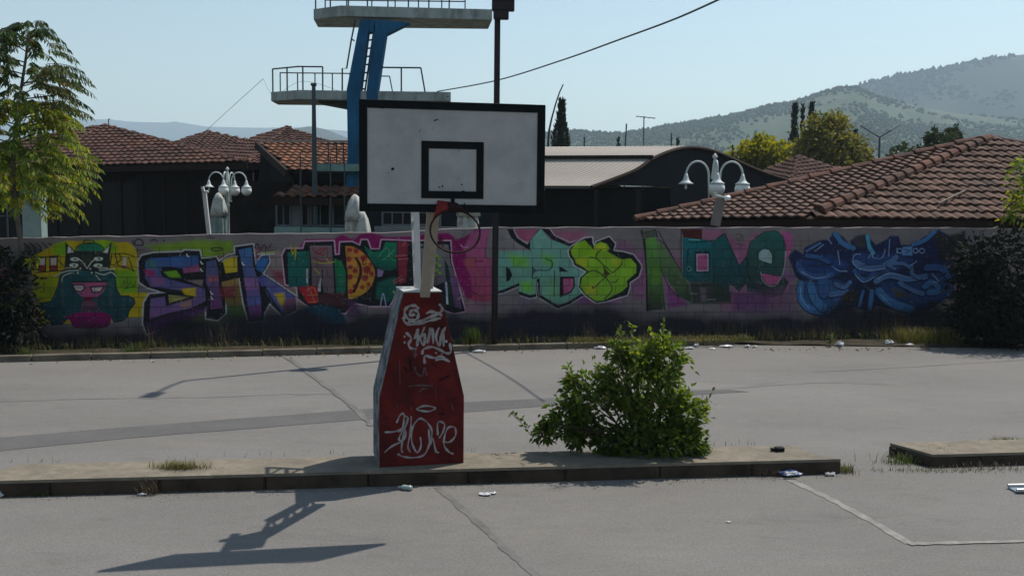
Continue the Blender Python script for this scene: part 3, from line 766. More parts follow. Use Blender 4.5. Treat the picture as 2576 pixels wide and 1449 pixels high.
for pts in ([(900, 365), (905, 330), (950, 288)], [(845, 360), (910, 378), (975, 440), (1060, 512)], [(975, 440), (985, 500), (960, 540)], [(757, 560), (800, 520), (880, 488), (980, 545), (1050, 640), (1040, 700), (980, 765)], [(865, 640), (880, 655), (980, 560), (1010, 548)], [(1150, 395), (1140, 440), (1060, 510)], [(1050, 600), (1090, 600), (1110, 570)]): stroke(2, pts, 10, BK)
fill(2, [(970, 455), (1045, 525), (985, 545)], (46, 40, 18))

# ---- NAME
fill(2, [(1340, 300), (1700, 300), (1760, 760), (1380, 780)], (104, 70, 92), .6, 14); fill(2, [(1925, 92), (2125, 105), (2300, 240), (2460, 100), (2576, 330), (2480, 420), (2290, 440), (2190, 250), (2060, 190), (1925, 200)], (116, 66, 92), .8, 8)
fill(2, [(1590, 640), (1700, 735), (1800, 820), (1600, 850)], (92, 44, 84), .9, 6)
stroke(2, [(1340, 110), (1370, 240), (1390, 500), (1395, 870)], 26, BK); fill(2, [(1330, 110), (1480, 90), (1495, 170), (1350, 190)], (30, 30, 26))
for k in range(4): stroke(2, [(1350, 115 + 20 * k), (1420, 105 + 20 * k), (1475, 118 + 20 * k)], 6, (104, 110, 96), .8)
stroke(2, [(1500, 110), (1560, 220), (1720, 500), (1720, 90)], 10, BK, sm=False)
fill(2, [(1375, 180), (1480, 165), (1530, 480), (1570, 860), (1405, 872), (1395, 500)], (72, 108, 52), c2=(34, 36, 28)); fill(2, [(1430, 420), (1520, 420), (1530, 620), (1440, 640)], (62, 94, 30), .8, 7)
fill(2, [(1480, 200), (1540, 230), (1725, 500), (1790, 620), (1830, 800), (1700, 742), (1520, 480)], (72, 96, 58), c2=(36, 42, 32)); stroke(2, [(1525, 470), (1600, 640), (1700, 745)], 9, BK); stroke(2, [(1490, 190), (1560, 240), (1730, 510)], 8, BK)
fill(2, [(1718, 88), (1922, 88), (1922, 195), (1750, 190)], (52, 18, 16))
fill(2, [(1740, 170), (1890, 185), (2012, 198), (2052, 600), (1800, 600), (1735, 540)], (18, 78, 82), c2=(16, 54, 56)); stroke(2, [(1800, 195), (1805, 220), (2010, 205)], 10, BK, sm=False); stroke(2, [(1795, 190), (1900, 195)], 6, (100, 150, 150))
fill(2, [(1850, 300), (2000, 300), (2000, 510), (1850, 510)], (14, 34, 36)); fill(2, [(1872, 332), (1980, 332), (1980, 488), (1876, 490)], (126, 66, 96)); stroke(2, [(1872, 332), (1980, 332), (1980, 490), (1874, 492)], 7, (160, 150, 156), close=True, sm=False)
stroke(2, [(1790, 270), (1785, 430), (1800, 500)], 9, BK); ring(2, 1797, 470, 20, 22, 7, (90, 120, 120))
fill(2, [(2010, 215), (2135, 130), (2190, 250), (2280, 440), (2400, 290), (2455, 330), (2440, 700), (2360, 692), (2350, 600), (2280, 682), (2190, 600), (2180, 780), (2045, 780)], (18, 66, 70), c2=(22, 34, 32)); stroke(2, [(2010, 200), (2055, 190), (2140, 130), (2195, 250), (2280, 445), (2405, 290)], 10, BK, sm=False); stroke(2, [(2190, 600), (2280, 686), (2352, 600)], 9, BK, sm=False)
fill(2, [(1800, 600), (2040, 600), (2210, 700), (2200, 800), (1830, 810)], (30, 36, 30), .95, 6); fill(2, [(1900, 650), (1962, 650), (1960, 790), (1912, 790)], (78, 66, 76), .8, 3)
for pts in ([(1810, 710), (1880, 714)], [(1970, 770), (2050, 765)], [(2250, 140), (2300, 140), (2290, 200), (2250, 180)], [(2260, 230), (2310, 240), (2270, 280)], [(2310, 150), (2325, 200)]): stroke(2, pts, 8, (44, 30, 40) if pts[0][0] > 2200 else (110, 112, 104), .8)
fill(2, [(2210, 700), (2560, 690), (2560, 900), (2220, 880)], (70, 42, 72), .85, 12)
E_O = [(-95, 350), (-60, 220), (0, 165), (80, 118), (180, 108), (250, 165), (275, 260), (267, 400), (237, 545), (45, 508), (60, 580), (130, 637), (200, 612), (255, 560), (300, 600), (250, 705), (150, 745), (50, 722), (-20, 660), (-85, 520)]
fill(3, [(240, 105), (340, 130), (352, 250), (300, 350), (260, 420)], (136, 62, 104), .85, 6)
stroke(3, E_O, 16, BK, close=True, sm=False); fill(3, E_O, (30, 70, 66), c2=(30, 30, 30)); fill(3, [(15, 384), (18, 320), (60, 278), (112, 284), (148, 340), (142, 425)], (118, 134, 132)); stroke(3, [(15, 384), (18, 320), (60, 278), (112, 284), (148, 340), (142, 425)], 8, BK, close=True)
fill(3, [(42, 515), (232, 548), (195, 612), (130, 636), (78, 600)], (134, 66, 98)); stroke(3, [(36, 500), (60, 590), (130, 640), (200, 612), (262, 470), (275, 300)], 6, (142, 150, 146), .8)
fill(3, [(-40, 700), (330, 650), (400, 900), (-40, 900)], (76, 52, 74), .6, 16)
for pts in ([(495, 145), (495, 240)], [(320, 248), (450, 250)], [(340, 770), (360, 740), (345, 710)]): stroke(3, pts, 6, (44, 38, 40), .8)

# ---- blue wild-style piece
B_O = [(300, 350), (370, 285), (450, 330), (455, 268), (610, 195), (690, 190), (740, 118), (830, 160), (920, 270), (900, 200), (980, 150), (1055, 145), (1150, 240), (1255, 185), (1282, 155), (1368, 155), (1390, 240), (1500, 240), (1600, 170), (1750, 95), (1850, 150), (1920, 200), (1990, 100), (2020, 230), (1900, 420), (1895, 560), (1900, 700), (1700, 850), (1500, 905), (1150, 830), (1080, 900), (960, 840), (700, 920), (560, 915), (440, 830), (395, 700), (430, 600), (370, 540)]
fill(3, B_O, (21, 25, 56), 1, 2.5, c2=(15, 24, 40))
fill(3, [(940, 160), (1050, 145), (1055, 260), (940, 265)], (44, 42, 40), .9, 6); fill(3, [(1700, 110), (1850, 150), (2010, 110), (2020, 260), (1850, 400), (1760, 380)], (26, 22, 22), .95, 6)
B1 = (52, 86, 120); B2 = (42, 66, 102); B3 = (108, 128, 152); B4 = (64, 86, 116)
fill(3, [(400, 600), (700, 560), (900, 640), (760, 840), (520, 880), (420, 760)], (36, 62, 96), .9, 8); fill(3, [(1160, 600), (1500, 560), (1880, 520), (1880, 720), (1600, 840), (1300, 800)], (30, 50, 84), .85, 10); fill(3, [(380, 380), (700, 340), (900, 430), (720, 560), (480, 540)], (30, 48, 88), .85, 9); fill(3, [(930, 330), (1300, 330), (1500, 380), (1300, 520), (980, 520)], (36, 54, 92), .85, 9)
for pts, w_, cc in (([(400, 430), (440, 500), (560, 555), (720, 530)], 62, B2), ([(480, 345), (600, 365), (690, 410)], 44, B2), ([(425, 620), (425, 760), (520, 860), (690, 890)], 74, B1), ([(520, 640), (560, 760), (640, 850)], 90, B1), ([(640, 600), (650, 700)], 120, B2),
                    ([(950, 410), (1080, 465), (1230, 440), (1340, 365)], 62, B4), ([(940, 490), (1030, 580), (1130, 520)], 44, B2), ([(1150, 590), (1280, 535), (1450, 570), (1630, 545)], 60, B4), ([(1640, 460), (1780, 465), (1860, 580), (1850, 720)], 66, B2), ([(1180, 690), (1280, 790), (1500, 870)], 90, B1),
                    ([(1380, 610), (1480, 670), (1600, 712)], 48, B4), ([(755, 135), (830, 225), (930, 275)], 52, B1), ([(1065, 160), (1085, 260), (1125, 320)], 44, (60, 112, 132)), ([(1510, 235), (1620, 195), (1715, 112)], 44, B1), ([(1490, 440), (1500, 520), (1570, 560)], 40, B4),
                    ([(715, 720), (860, 690)], 60, B4), ([(1110, 690), (1090, 870)], 52, B1), ([(1025, 690), (985, 830)], 34, B1), ([(760, 620), (840, 650), (900, 600)], 44, B4), ([(1620, 640), (1700, 600), (1760, 680), (1660, 700)], 62, (50, 84, 116)), ([(480, 300), (610, 225)], 26, B4), ([(1330, 470), (1260, 430), (1400, 420), (1480, 460)], 34, B4)):
    stroke(3, [(a, b + 6) for a, b in pts], w_ + 14, (12, 15, 36)); stroke(3, pts, w_, cc)
for pts in ([(430, 500), (560, 560), (700, 540)], [(420, 650), (430, 760), (500, 850)], [(960, 460), (1080, 490), (1240, 468)], [(950, 530), (1030, 600), (1140, 545)], [(1170, 570), (1280, 515), (1450, 548)], [(1190, 720), (1290, 820)], [(1000, 330), (940, 340), (930, 420), (1000, 480)], [(1280, 190), (1270, 350)], [(1075, 370), (1110, 320), (1120, 360), (1200, 370), (1240, 290)], [(720, 440), (790, 490), (870, 495)], [(690, 190), (720, 230)], [(780, 300), (800, 430)], [(1480, 440), (1540, 400)], [(1690, 520), (1750, 590), (1700, 600)], [(560, 300), (640, 240)]): stroke(3, pts, 10, B3, .85)
for pts in ([(450, 430), (560, 440), (720, 430)], [(600, 400), (730, 440)], [(1000, 440), (1200, 430)], [(1330, 620), (1500, 700)], [(1640, 540), (1770, 620), (1770, 690)]): stroke(3, pts, 8, (10, 12, 30))
fill(3, [(860, 690), (970, 680), (960, 770), (880, 800), (800, 770)], (36, 28, 26), .95, 3); fill(3, [(1300, 640), (1450, 720), (1500, 750), (1340, 740)], (60, 52, 34), .9, 5)
for cx in (1378, 1530, 1592): ring(3, cx, 298, 24, 22, 8, B3)
fill(3, [(1405, 260), (1500, 255), (1495, 345), (1400, 340)], (76, 110, 140), .9, 2); stroke(3, [(1430, 280), (1470, 300), (1430, 320)], 8, (30, 40, 80)); stroke(3, [(1350, 275), (1352, 320)], 9, B3)
# drips, flaked paint and overspray
r3 = np.random.default_rng(31)
for k in range(150):
    x0_ = int(r3.uniform(.1, .86) * MW); y1_ = int(r3.uniform(.9, 2.0) * PPM); ln = int(r3.uniform(.06, .34) * PPM); wd = int(r3.integers(1, 3))
    y0_ = max(0, y1_ - ln); f_ = np.linspace(.2, .75, y1_ - y0_)[:, None, None]
    mural[y0_:y1_, x0_:x0_ + wd] = mural[y0_:y1_, x0_:x0_ + wd] * (1 - f_) + mural[y1_, x0_] * f_
NF = tex_noise(22, 41, 3); flake = np.clip((NF - .74) / .05, 0, 1)[..., None] * .45
mural[:] = mural * (1 - flake) + pc((104, 98, 96)) * flake
# ---- bare render above the pieces is paler, the wall foot fades dark: plinth paint plus weed shade put into the colour
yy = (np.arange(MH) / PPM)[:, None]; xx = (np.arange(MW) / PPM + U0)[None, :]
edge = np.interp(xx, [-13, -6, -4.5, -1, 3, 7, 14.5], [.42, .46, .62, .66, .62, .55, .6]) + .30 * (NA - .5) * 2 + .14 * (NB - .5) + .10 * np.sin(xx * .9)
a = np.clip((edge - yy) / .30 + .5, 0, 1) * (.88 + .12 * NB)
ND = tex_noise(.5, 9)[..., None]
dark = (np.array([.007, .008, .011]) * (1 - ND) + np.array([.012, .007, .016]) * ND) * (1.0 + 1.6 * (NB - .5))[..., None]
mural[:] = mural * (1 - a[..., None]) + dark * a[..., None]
# pale drips and scuffs on the dark band
r2 = np.random.default_rng(4)
for k in range(70):
    ux = r2.uniform(U0 + 1, U1 - 1); z0 = r2.uniform(.15, .7); ln = r2.uniform(.08, .4); wdt = r2.integers(1, 3)
    x0_ = int((ux - U0) * PPM); mural[int((z0) * PPM):int((z0 + ln) * PPM), x0_:x0_ + wdt] += r2.uniform(.008, .03)
mural *= (0.84 + .3 * NB)[..., None]
np.clip(mural, 0.004, .85, out=mural)

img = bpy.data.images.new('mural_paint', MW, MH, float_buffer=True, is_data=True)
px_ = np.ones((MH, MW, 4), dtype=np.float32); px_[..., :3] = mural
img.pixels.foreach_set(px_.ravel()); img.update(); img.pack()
def mural_material():
    m = bpy.data.materials.new('painted_blockwork'); m.use_nodes = True; nt = m.node_tree; nt.nodes.clear(); L = nt.links
    out = nd(nt, 'ShaderNodeOutputMaterial'); p = nd(nt, 'ShaderNodeBsdfPrincipled'); L.new(p.outputs[0], out.inputs[0]); p.inputs['Roughness'].default_value = .8; p.inputs['Specular IOR Level'].default_value = .25
    g = nd(nt, 'ShaderNodeNewGeometry').outputs['Position']
    sub = nd(nt, 'ShaderNodeVectorMath', operation='SUBTRACT'); L.new(g, sub.inputs[0]); sub.inputs[1].default_value = WP
    dt = nd(nt, 'ShaderNodeVectorMath', operation='DOT_PRODUCT'); L.new(sub.outputs[0], dt.inputs[0]); dt.inputs[1].default_value = WD
    sx = nd(nt, 'ShaderNodeSeparateXYZ'); L.new(g, sx.inputs[0])
    mu = nd(nt, 'ShaderNodeMapRange'); mu.clamp = False; mu.inputs[1].default_value = U0; mu.inputs[2].default_value = U1; L.new(dt.outputs['Value'], mu.inputs[0])
    mv = nd(nt, 'ShaderNodeMapRange'); mv.clamp = False; mv.inputs[1].default_value = 0; mv.inputs[2].default_value = ZT; L.new(sx.outputs[2], mv.inputs[0])
    cb = nd(nt, 'ShaderNodeCombineXYZ'); L.new(mu.outputs[0], cb.inputs[0]); L.new(mv.outputs[0], cb.inputs[1])
    im = nd(nt, 'ShaderNodeTexImage'); im.image = img; im.extension = 'EXTEND'; L.new(cb.outputs[0], im.inputs[0])
    oi = nd(nt, 'ShaderNodeObjectInfo'); mr = nd(nt, 'ShaderNodeMapRange'); mr.inputs[3].default_value = .95; mr.inputs[4].default_value = 1.05; L.new(oi.outputs['Random'], mr.inputs[0])
    hs = nd(nt, 'ShaderNodeHueSaturation'); L.new(mr.outputs[0], hs.inputs['Value']); L.new(im.outputs[0], hs.inputs['Color']); L.new(hs.outputs[0], p.inputs['Base Color'])
    nz = nd(nt, 'ShaderNodeTexNoise'); nz.inputs['Scale'].default_value = 45; nz.inputs['Detail'].default_value = 5; L.new(g, nz.inputs['Vector'])
    b = nd(nt, 'ShaderNodeBump'); b.inputs['Strength'].default_value = .45; b.inputs['Distance'].default_value = .01; L.new(nz.outputs[0], b.inputs['Height']); L.new(b.outputs[0], p.inputs['Normal'])
    return m
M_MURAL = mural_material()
M_MORTAR = mat('dark_mortar', (.10, .095, .092), .95, .3, 12)

wall = thing('block_wall', 'long concrete block wall covered with colourful graffiti behind the far kerb', 'wall', wpt(0, 0))
MB().prism([wpt(U0 + .3, 0, -.014), wpt(U1 - .3, 0, -.014), wpt(U1 - .3, 0, -.19), wpt(U0 + .3, 0, -.19)], (0, 0, 2.14)).build('mortar_core', M_MORTAR, wall)
BL, BHt = .41, .2
def block_mesh(l):
    mb = MB().box((0, 0, 0), (l - .008, .06, BHt - .008), None, .004)
    me = bpy.data.meshes.new('block'); me.from_pydata([tuple(v) for v in mb.v], [], mb.f); me.materials.append(M_MURAL); return me
BM = block_mesh(BL)
wrot = Euler((0, 0, WA))
spots = []
nc = 11
for c_ in range(nc):
    off = (BL / 2 if c_ % 2 else 0)
    k = 0
    while True:
        u = U0 + .5 + off + k * BL
        if u > U1 - .5: break
        spots.append((c_, u)); k += 1
sel = [(c_, u) for c_, u in spots if 3 <= c_ <= 9]
sel.sort(key=lambda t: (abs(t[1] - 1.2)))
sel = set(sel[:296])
rest = MB()
for c_, u in spots:
    z = c_ * BHt + BHt / 2
    if c_ == 10 and u < -1.2: continue
    p = wpt(u, z, -.03 + random.uniform(-.002, .002))
    if (c_, u) in sel:
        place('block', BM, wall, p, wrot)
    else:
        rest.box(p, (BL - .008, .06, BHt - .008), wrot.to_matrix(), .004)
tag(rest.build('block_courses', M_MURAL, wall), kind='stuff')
# coping of rough render, its top follows the uneven wall top
def top_z(u):
    return float(np.interp(u, [-13, -9.5, -5.0, -2.2, -.9, 0.1, 4.5, 9, 14.5], [2.13, 2.16, 2.27, 2.32, 2.40, 2.44, 2.48, 2.51, 2.53]))
NC = 110
us = np.linspace(U0 + .3, U1 - .3, NC)
V = []; F = []
for u in us:
    zt = top_z(u) + random.uniform(-.012, .012); zb = 1.998 if u < -1.4 else 2.198
    V += [wpt(u, zb, .003), wpt(u, zt, .004), wpt(u, zt + .006, -.2), wpt(u, zb, -.2)]
for i in range(NC - 1):
    a = i * 4; b = a + 4
    F += [(a, b, b + 1, a + 1), (a + 1, b + 1, b + 2, a + 2), (a + 2, b + 2, b + 3, a + 3)]
F += [(0, 1, 2, 3), (NC * 4 - 1, NC * 4 - 2, NC * 4 - 3, NC * 4 - 4)]
mesh_obj('coping', V, F, M_MURAL, wall)
# =================================================================== basketball stand
M_RED = mat('dull_red_paint', (.20, .022, .020), .75, .3, 6, .3, c2=(.075, .016, .016), mix_scale=3.5, mix_lo=.44, mix_hi=.66)
M_PEDSIDE = mat('weathered_white_concrete', (.36, .38, .40), .9, .3, 9, .4, c2=(.10, .115, .13), mix_scale=6, mix_lo=.46, mix_hi=.58)
M_SILVER = mat('worn_silver_paint', (.50, .49, .49), .6, .3, 14, 0, c2=(.26, .22, .22), mix_scale=9, mix_lo=.5, mix_hi=.7)
M_CREAM = mat('cream_painted_steel', (.55, .50, .43), .6, .12, 8, .05, c2=(.34, .30, .25), mix_scale=5, mix_lo=.58, mix_hi=.8)
M_WHITE = mat('white_painted_steel', (.74, .74, .72), .55, .12, 8, .05, c2=(.4, .38, .35), mix_scale=5, mix_lo=.6, mix_hi=.8)
M_BOARD = mat('white_backboard', (.66, .655, .65), .6, .09, 5, .05, c2=(.52, .53, .54), mix_scale=3, mix_lo=.46, mix_hi=.7)
M_BLACK = mat('black_green_paint', (.012, .016, .018), .75, .3, 8, 0, spec=.1)
M_RIM = mat('red_hoop_paint', (.30, .030, .028), .5, .2, 12, 0)
M_RIMD = mat('rusty_rim', (.040, .014, .013), .6, .3, 14, 0)
M_SCUFF = mat('dark_scuff', (.02, .02, .022), .8, .2, 10, 0)

PA = R(10.0)                                   # the stand faces slightly left of the camera
ex = Vector((math.cos(PA), math.sin(PA), 0)); ey = Vector((-math.sin(PA), math.cos(PA), 0)); ez = Vector((0, 0, 1))
pfl = on_z(953, 1171, IH); pfr = on_z(1168, 1169, IH)
pc0 = (pfl + pfr) / 2                          # foot of the front face
HW = (pfr - pfl).length / 2
hoop = thing('basketball_stand', 'basketball stand with white backboard on a red trapezoid concrete pedestal', 'basketball hoop', (pc0.x, pc0.y, IH))
PB = R(14.0); pex = Vector((math.cos(PB), math.sin(PB), 0)); pey = Vector((-math.sin(PB), math.cos(PB), 0))
def hp(x, y, z):
    return pc0 + pex * x + pey * y + ez * z
DEP = .60
# silhouette of the front face: upright foot, sloping shoulders, narrow top
xl = (1013 - 953) / 215 * 2 * HW - HW; xr = (1107 - 953) / 215 * 2 * HW - HW
ZS, ZT_ = .70, 1.77
prof = [(-HW, 0), (HW, 0), (HW, ZS), (xr, ZT_), (xl, ZT_), (-HW, ZS)]
def ring_at(y, sh=1.0): return [hp(x * sh, y, z) for x, z in prof]
mb = MB(); a = ring_at(0); b = ring_at(DEP)
mb.add(a + b, [(0, 1, 2, 3, 4, 5), (11, 10, 9, 8, 7, 6)] + [(i, i + 6, (i + 1) % 6 + 6, (i + 1) % 6) for i in range(6)])
ped = mb.build('pedestal', M_PEDSIDE, hoop)
fr = MB(); inset = .992
fp = [hp(x * inset + .001, -.006, max(z * .997, .004)) for x, z in prof]
fr.prism(fp, pey * .0055)
face = fr.build('front_panel', M_RED, ped)
cap = MB().prism([hp(xl + .0, -.012, ZT_ + .002), hp(xr + .012, -.012, ZT_ + .002), hp(xr + .012, DEP, ZT_ + .002), hp(xl, DEP, ZT_ + .002)], (0, 0, .012)).build('top_plate', M_WHITE, ped)
# spray tags on the red face (flat ribbons)
def sheet(x, y):   # survey sheet of the pedestal
    return on_plane((1000 + x / 2.414) * 2576 / 3259, (1000 + y / 2.414) * 2576 / 3259, hp(0, -.0085, 0), -pey)
def spray(strokes, w, m):
    mb = MB()
    for i, s_ in enumerate(strokes):
        P = [sheet(*p) - pey * (.0006 * i % .003) for p in smooth_path(s_, 6)]
        MB().ribbon(P, [w * 1.45 * (1 + .35 * math.sin(j * .8 + i)) * (.45 if j in (0, len(P) - 1) else 1) for j in range(len(P))], -pey).build('spray_tag', m, ped)
spray([[(770, -5), (752, 12), (735, -2), (745, -25), (775, -32), (800, -8), (790, 35), (745, 45), (705, 20), (695, -25), (725, -60), (775, -65), (805, -40)], [(685, 20), (700, 65), (760, 78), (850, 60), (920, 40), (975, 30)], [(720, 50), (790, 62), (870, 30), (960, -10), (985, -40), (960, -80)], [(860, -5), (900, -20), (960, -5), (980, 15)]], .018, M_SILVER)
spray([[(705, 140), (745, 185), (725, 230), (745, 262), (790, 265)], [(800, 110), (770, 190), (800, 130), (790, 250)], [(850, 95), (820, 170), (850, 150), (840, 240), (800, 160)], [(890, 100), (870, 220), (905, 110), (915, 230)], [(960, 100), (935, 170), (960, 240), (985, 120), (995, 250)], [(1010, 95), (970, 190), (1025, 210)], [(830, 310), (840, 270), (900, 250), (960, 270), (1020, 300), (1050, 285), (1040, 220)], [(850, 380), (850, 320), (920, 335), (980, 325), (1040, 365)], [(930, 350), (1000, 345), (1042, 368)]], .0155, M_SILVER)
spray([[(690, 165), (698, 178)], [(690, 212), (700, 222)], [(932, 292), (940, 302)], [(978, 298), (986, 306)]], .022, M_SILVER)
spray([[(540, 905), (620, 900), (690, 870)], [(632, 835), (660, 775), (690, 770), (680, 880), (650, 960), (690, 960), (700, 890), (640, 900)], [(690, 780), (720, 800), (690, 900), (670, 1030), (680, 1060)], [(745, 780), (740, 900), (720, 1010), (740, 1060)], [(870, 830), (810, 800), (755, 870), (750, 980), (790, 1060), (820, 1010), (815, 940)], [(870, 830), (905, 900), (880, 1010), (840, 1080), (760, 1100), (680, 1090), (640, 1070)], [(880, 880), (890, 1000), (910, 950), (935, 1050), (960, 1060)], [(950, 930), (950, 830), (1000, 840), (990, 900), (960, 950)], [(985, 975), (1040, 980), (1085, 930), (1080, 870), (1030, 870), (1000, 940), (1000, 1010), (1040, 1060), (1070, 1070)], [(540, 1060), (600, 1010), (680, 975)], [(790, 722), (850, 702), (930, 718), (880, 745), (800, 735), (790, 722)]], .0115, M_SILVER)
M_FADE = mat('faded_grey_spray', (.16, .12, .12), .7, .2, 10)
spray([[(780, 250), (770, 330), (790, 300)], [(770, 400), (790, 455), (830, 470), (850, 410), (865, 470)], [(725, 555), (800, 545), (920, 550)], [(805, 600), (830, 575), (870, 570)], [(930, 560), (940, 640)], [(635, 680), (640, 720)], [(655, 350), (660, 540)], [(1055, 680), (1070, 740)], [(740, 710), (750, 740)]], .010, M_FADE)
M_DRIP = mat('dark_red_stain', (.035, .012, .012), .8, .2, 10)
spray([[(690, 400), (720, 440)], [(960, 510), (1040, 470)], [(730, 330), (745, 440)], [(1000, 770), (960, 760)], [(900, 380), (930, 390)]], .03, M_DRIP)

# board plane: front face
BY = 8.2
bc = at(1138, 396, BY)
def bp(x, z, y=0.0):
    return bc + ex * x + ez * z + ey * y
BN = -ey
def bpx(px, py, out=0.0):
    return on_plane(px, py, bc + BN * out, BN)
# corners from the survey
cTL, cTR, cBL, cBR = [bpx(*q) for q in ((905.5, 254.5), (1372.5, 260.5), (901, 532), (1368.5, 537.5))]
bw = ((cTR - cTL).length + (cBR - cBL).length) / 2; bh = ((cTL - cBL).length + (cTR - cBR).length) / 2
bcn = (cTL + cTR + cBL + cBR) / 4
BROT = Matrix((ex, ey, ez)).transposed()
panel = MB().box(bcn + ey * .016, (bw - .02, .028, bh - .02), BROT).build('backboard', M_BOARD, hoop)
fw = .071
frm = MB()
for sx in (-1, 1): frm.box(bcn + ex * sx * (bw / 2 - fw / 2) + ey * .012, (fw, .046, bh), BROT, .004)
for sz in (-1, 1): frm.box(bcn + ez * sz * (bh / 2 - fw / 2) + ey * .012, (bw - 2 * fw - .002, .045, fw), BROT, .004)
frm.build('board_frame', M_BLACK, panel)
# aiming square
sTL, sBR = bpx(1060, 354.5), bpx(1216, 501)
sc_ = (sTL + sBR) / 2; sw = abs((sBR - sTL).dot(ex)); sh = abs((sBR - sTL).z); t_ = .066
sq = MB()
for sx in (-1, 1): sq.box(sc_ + ex * sx * (sw / 2 - t_ / 2), (t_, .006, sh), BROT)
for sz in (-1, 1): sq.box(sc_ + ez * sz * (sh / 2 - t_ / 2), (sw - 2 * t_ - .001, .0055, t_), BROT)
sq.build('aiming_square', M_BLACK, panel)
st = MB().box(bpx(1139, 511), (.035, .006, .095), BROT).build('paint_strip', M_BLACK, panel)
def marks(pts):
    mb = MB()
    for x, y, w, h, an in pts:
        D = ((1140 + x * 620 / 2246) * 2576 / 3259, (300 + y * 620 / 2246) * 2576 / 3259)
        c = bpx(*D, .0035); k = 9
        V = []
        for j in range(k):
            t = 2 * math.pi * j / k; rr = random.uniform(.7, 1.25)
            lx = math.cos(t) * w * rr; lz = math.sin(t) * h * rr
            V.append(c + ex * (lx * math.cos(an) - lz * math.sin(an)) + ez * (lx * math.sin(an) + lz * math.cos(an)))
        mb.add(V, [tuple(range(k))])
    mb.build('scuff_mark', M_SCUFF, panel)
marks([(885, 305, .012, .006, .7), (910, 292, .012, .005, 0), (400, 862, .016, .011, .6), (348, 908, .008, .003, .9), (598, 684, .006, .004, 1), (345, 600, .004, .004, 0), (935, 1073, .013, .006, .1), (972, 1062, .006, .011, 0), (1195, 1043, .009, .007, -.4), (1210, 1118, .014, .006, 0), (1160, 650, .005, .006, 0), (705, 430, .004, .006, .3), (718, 412, .008, .003, .8), (860, 396, .003, .005, 0), (1152, 972, .007, .003, 0), (515, 1135, .004, .004, 0), (310, 975, .003, .003, 0), (278, 162, .016, .004, 0), (30, 140, .004, .013, 0), (1030, 30, .01, .004, 0), (500, 420, .003, .003, 0), (1750, 500, .004, .003, .4), (1850, 980, .003, .004, 0), (1650, 260, .003, .002, 0), (200, 1180, .006, .002, .5), (1560, 1150, .003, .005, 0), (240, 330, .003, .002, 0)])

# trusses: front pair carries the board, rear pair leans away (its board is gone)
def truss(name, a0, a1, b0, b1, m, w, hgt, nz_):
    tm = MB().beam(a0, a1, w, hgt, ey).build(name, m, hoop)
    MB().beam(b0, b1, w, hgt, ey).build('chord', m, tm)
    br = MB()
    a0, a1, b0, b1 = map(Vector, (a0, a1, b0, b1))
    for i in range(nz_):
        t0 = (i + .3) / nz_; t1 = (i + .9) / nz_
        br.beam(a0.lerp(a1, t0), b0.lerp(b1, t1), .022, .022)
        br.beam(a0.lerp(a1, t1 + .04), b0.lerp(b1, t1 + .04), .03, .03)
    br.build('brace', m, tm)
    return tm
fA0 = at(1069, 743, pc0.y - .10); fA1 = at(1089, 515, 8.50)
xoff = ex * 0.0
fB0 = at(1077, 727, pc0.y + .34); fB1 = at(1096, 500, 8.95)
truss('front_truss', fA0, fA1, fB0, fB1, M_CREAM, .095, .065, 3)
rA0 = at(1049, 728, pc0.y + .42); rA1 = at(1038, 480, 10.05)
rB0 = at(1052, 732, pc0.y + .30); rB1 = at(1046, 480, 9.80)
truss('rear_truss', rA0, rA1, rB0, rB1, M_WHITE, .06, .045, 3)
mt = MB()
for dz in (.14, .62): mt.beam(fA1 + ez * (dz - .2) + ey * .25, Vector((fA1.x, 0, 0)) + Vector((0, bcn.y + .05, fA1.z + dz - .2)), .06, .05)
mt.beam(fA1 + ey * .12 - ez * .1, fA1 + ey * .12 + ez * .55, .10, .06, ey)
mt.box(Vector((fA1.x, bcn.y + .26, fA1.z + .2)), (.17, .30, .12), BROT)
mt.box(bcn + ey * .055, (bw * .86, .03, .06), BROT); mt.box(bcn + ey * .055 - ez * .3, (bw * .86, .03, .06), BROT)
mt.build('mounting_frame', M_CREAM, hoop)
# bent rim
rc = at(1145, 582, 7.93)
tilt = R(57)
rx_ = ex.copy(); ry_ = (ey * math.cos(tilt) + ez * math.sin(tilt))
rr_ = .216
rim = MB().tube([rc + rx_ * rr_ * math.cos(t) + ry_ * rr_ * math.sin(t) for t in np.linspace(0, 2 * math.pi, 41)[:-1]], .0085, 8, closed=True).build('rim', M_RIMD, hoop, True)
arc = []
pl = MB(); V = []
n_ = 13
for k in range(n_):
    f = k / (n_ - 1)
    t = math.pi * (.96 - .76 * f)
    lo = rc + rx_ * (rr_ + .004) * math.cos(t) + ry_ * (rr_ + .004) * math.sin(t)
    up = bpx(1101 + 48 * f, 504 + 6 * f, .012)
    for j in range(5):
        g = j / 4
        q = up.lerp(lo, g) + BN * .05 * math.sin(math.pi * g)
        V.append(q)
F = [(k * 5 + j, (k + 1) * 5 + j, (k + 1) * 5 + j + 1, k * 5 + j + 1) for k in range(n_ - 1) for j in range(4)]
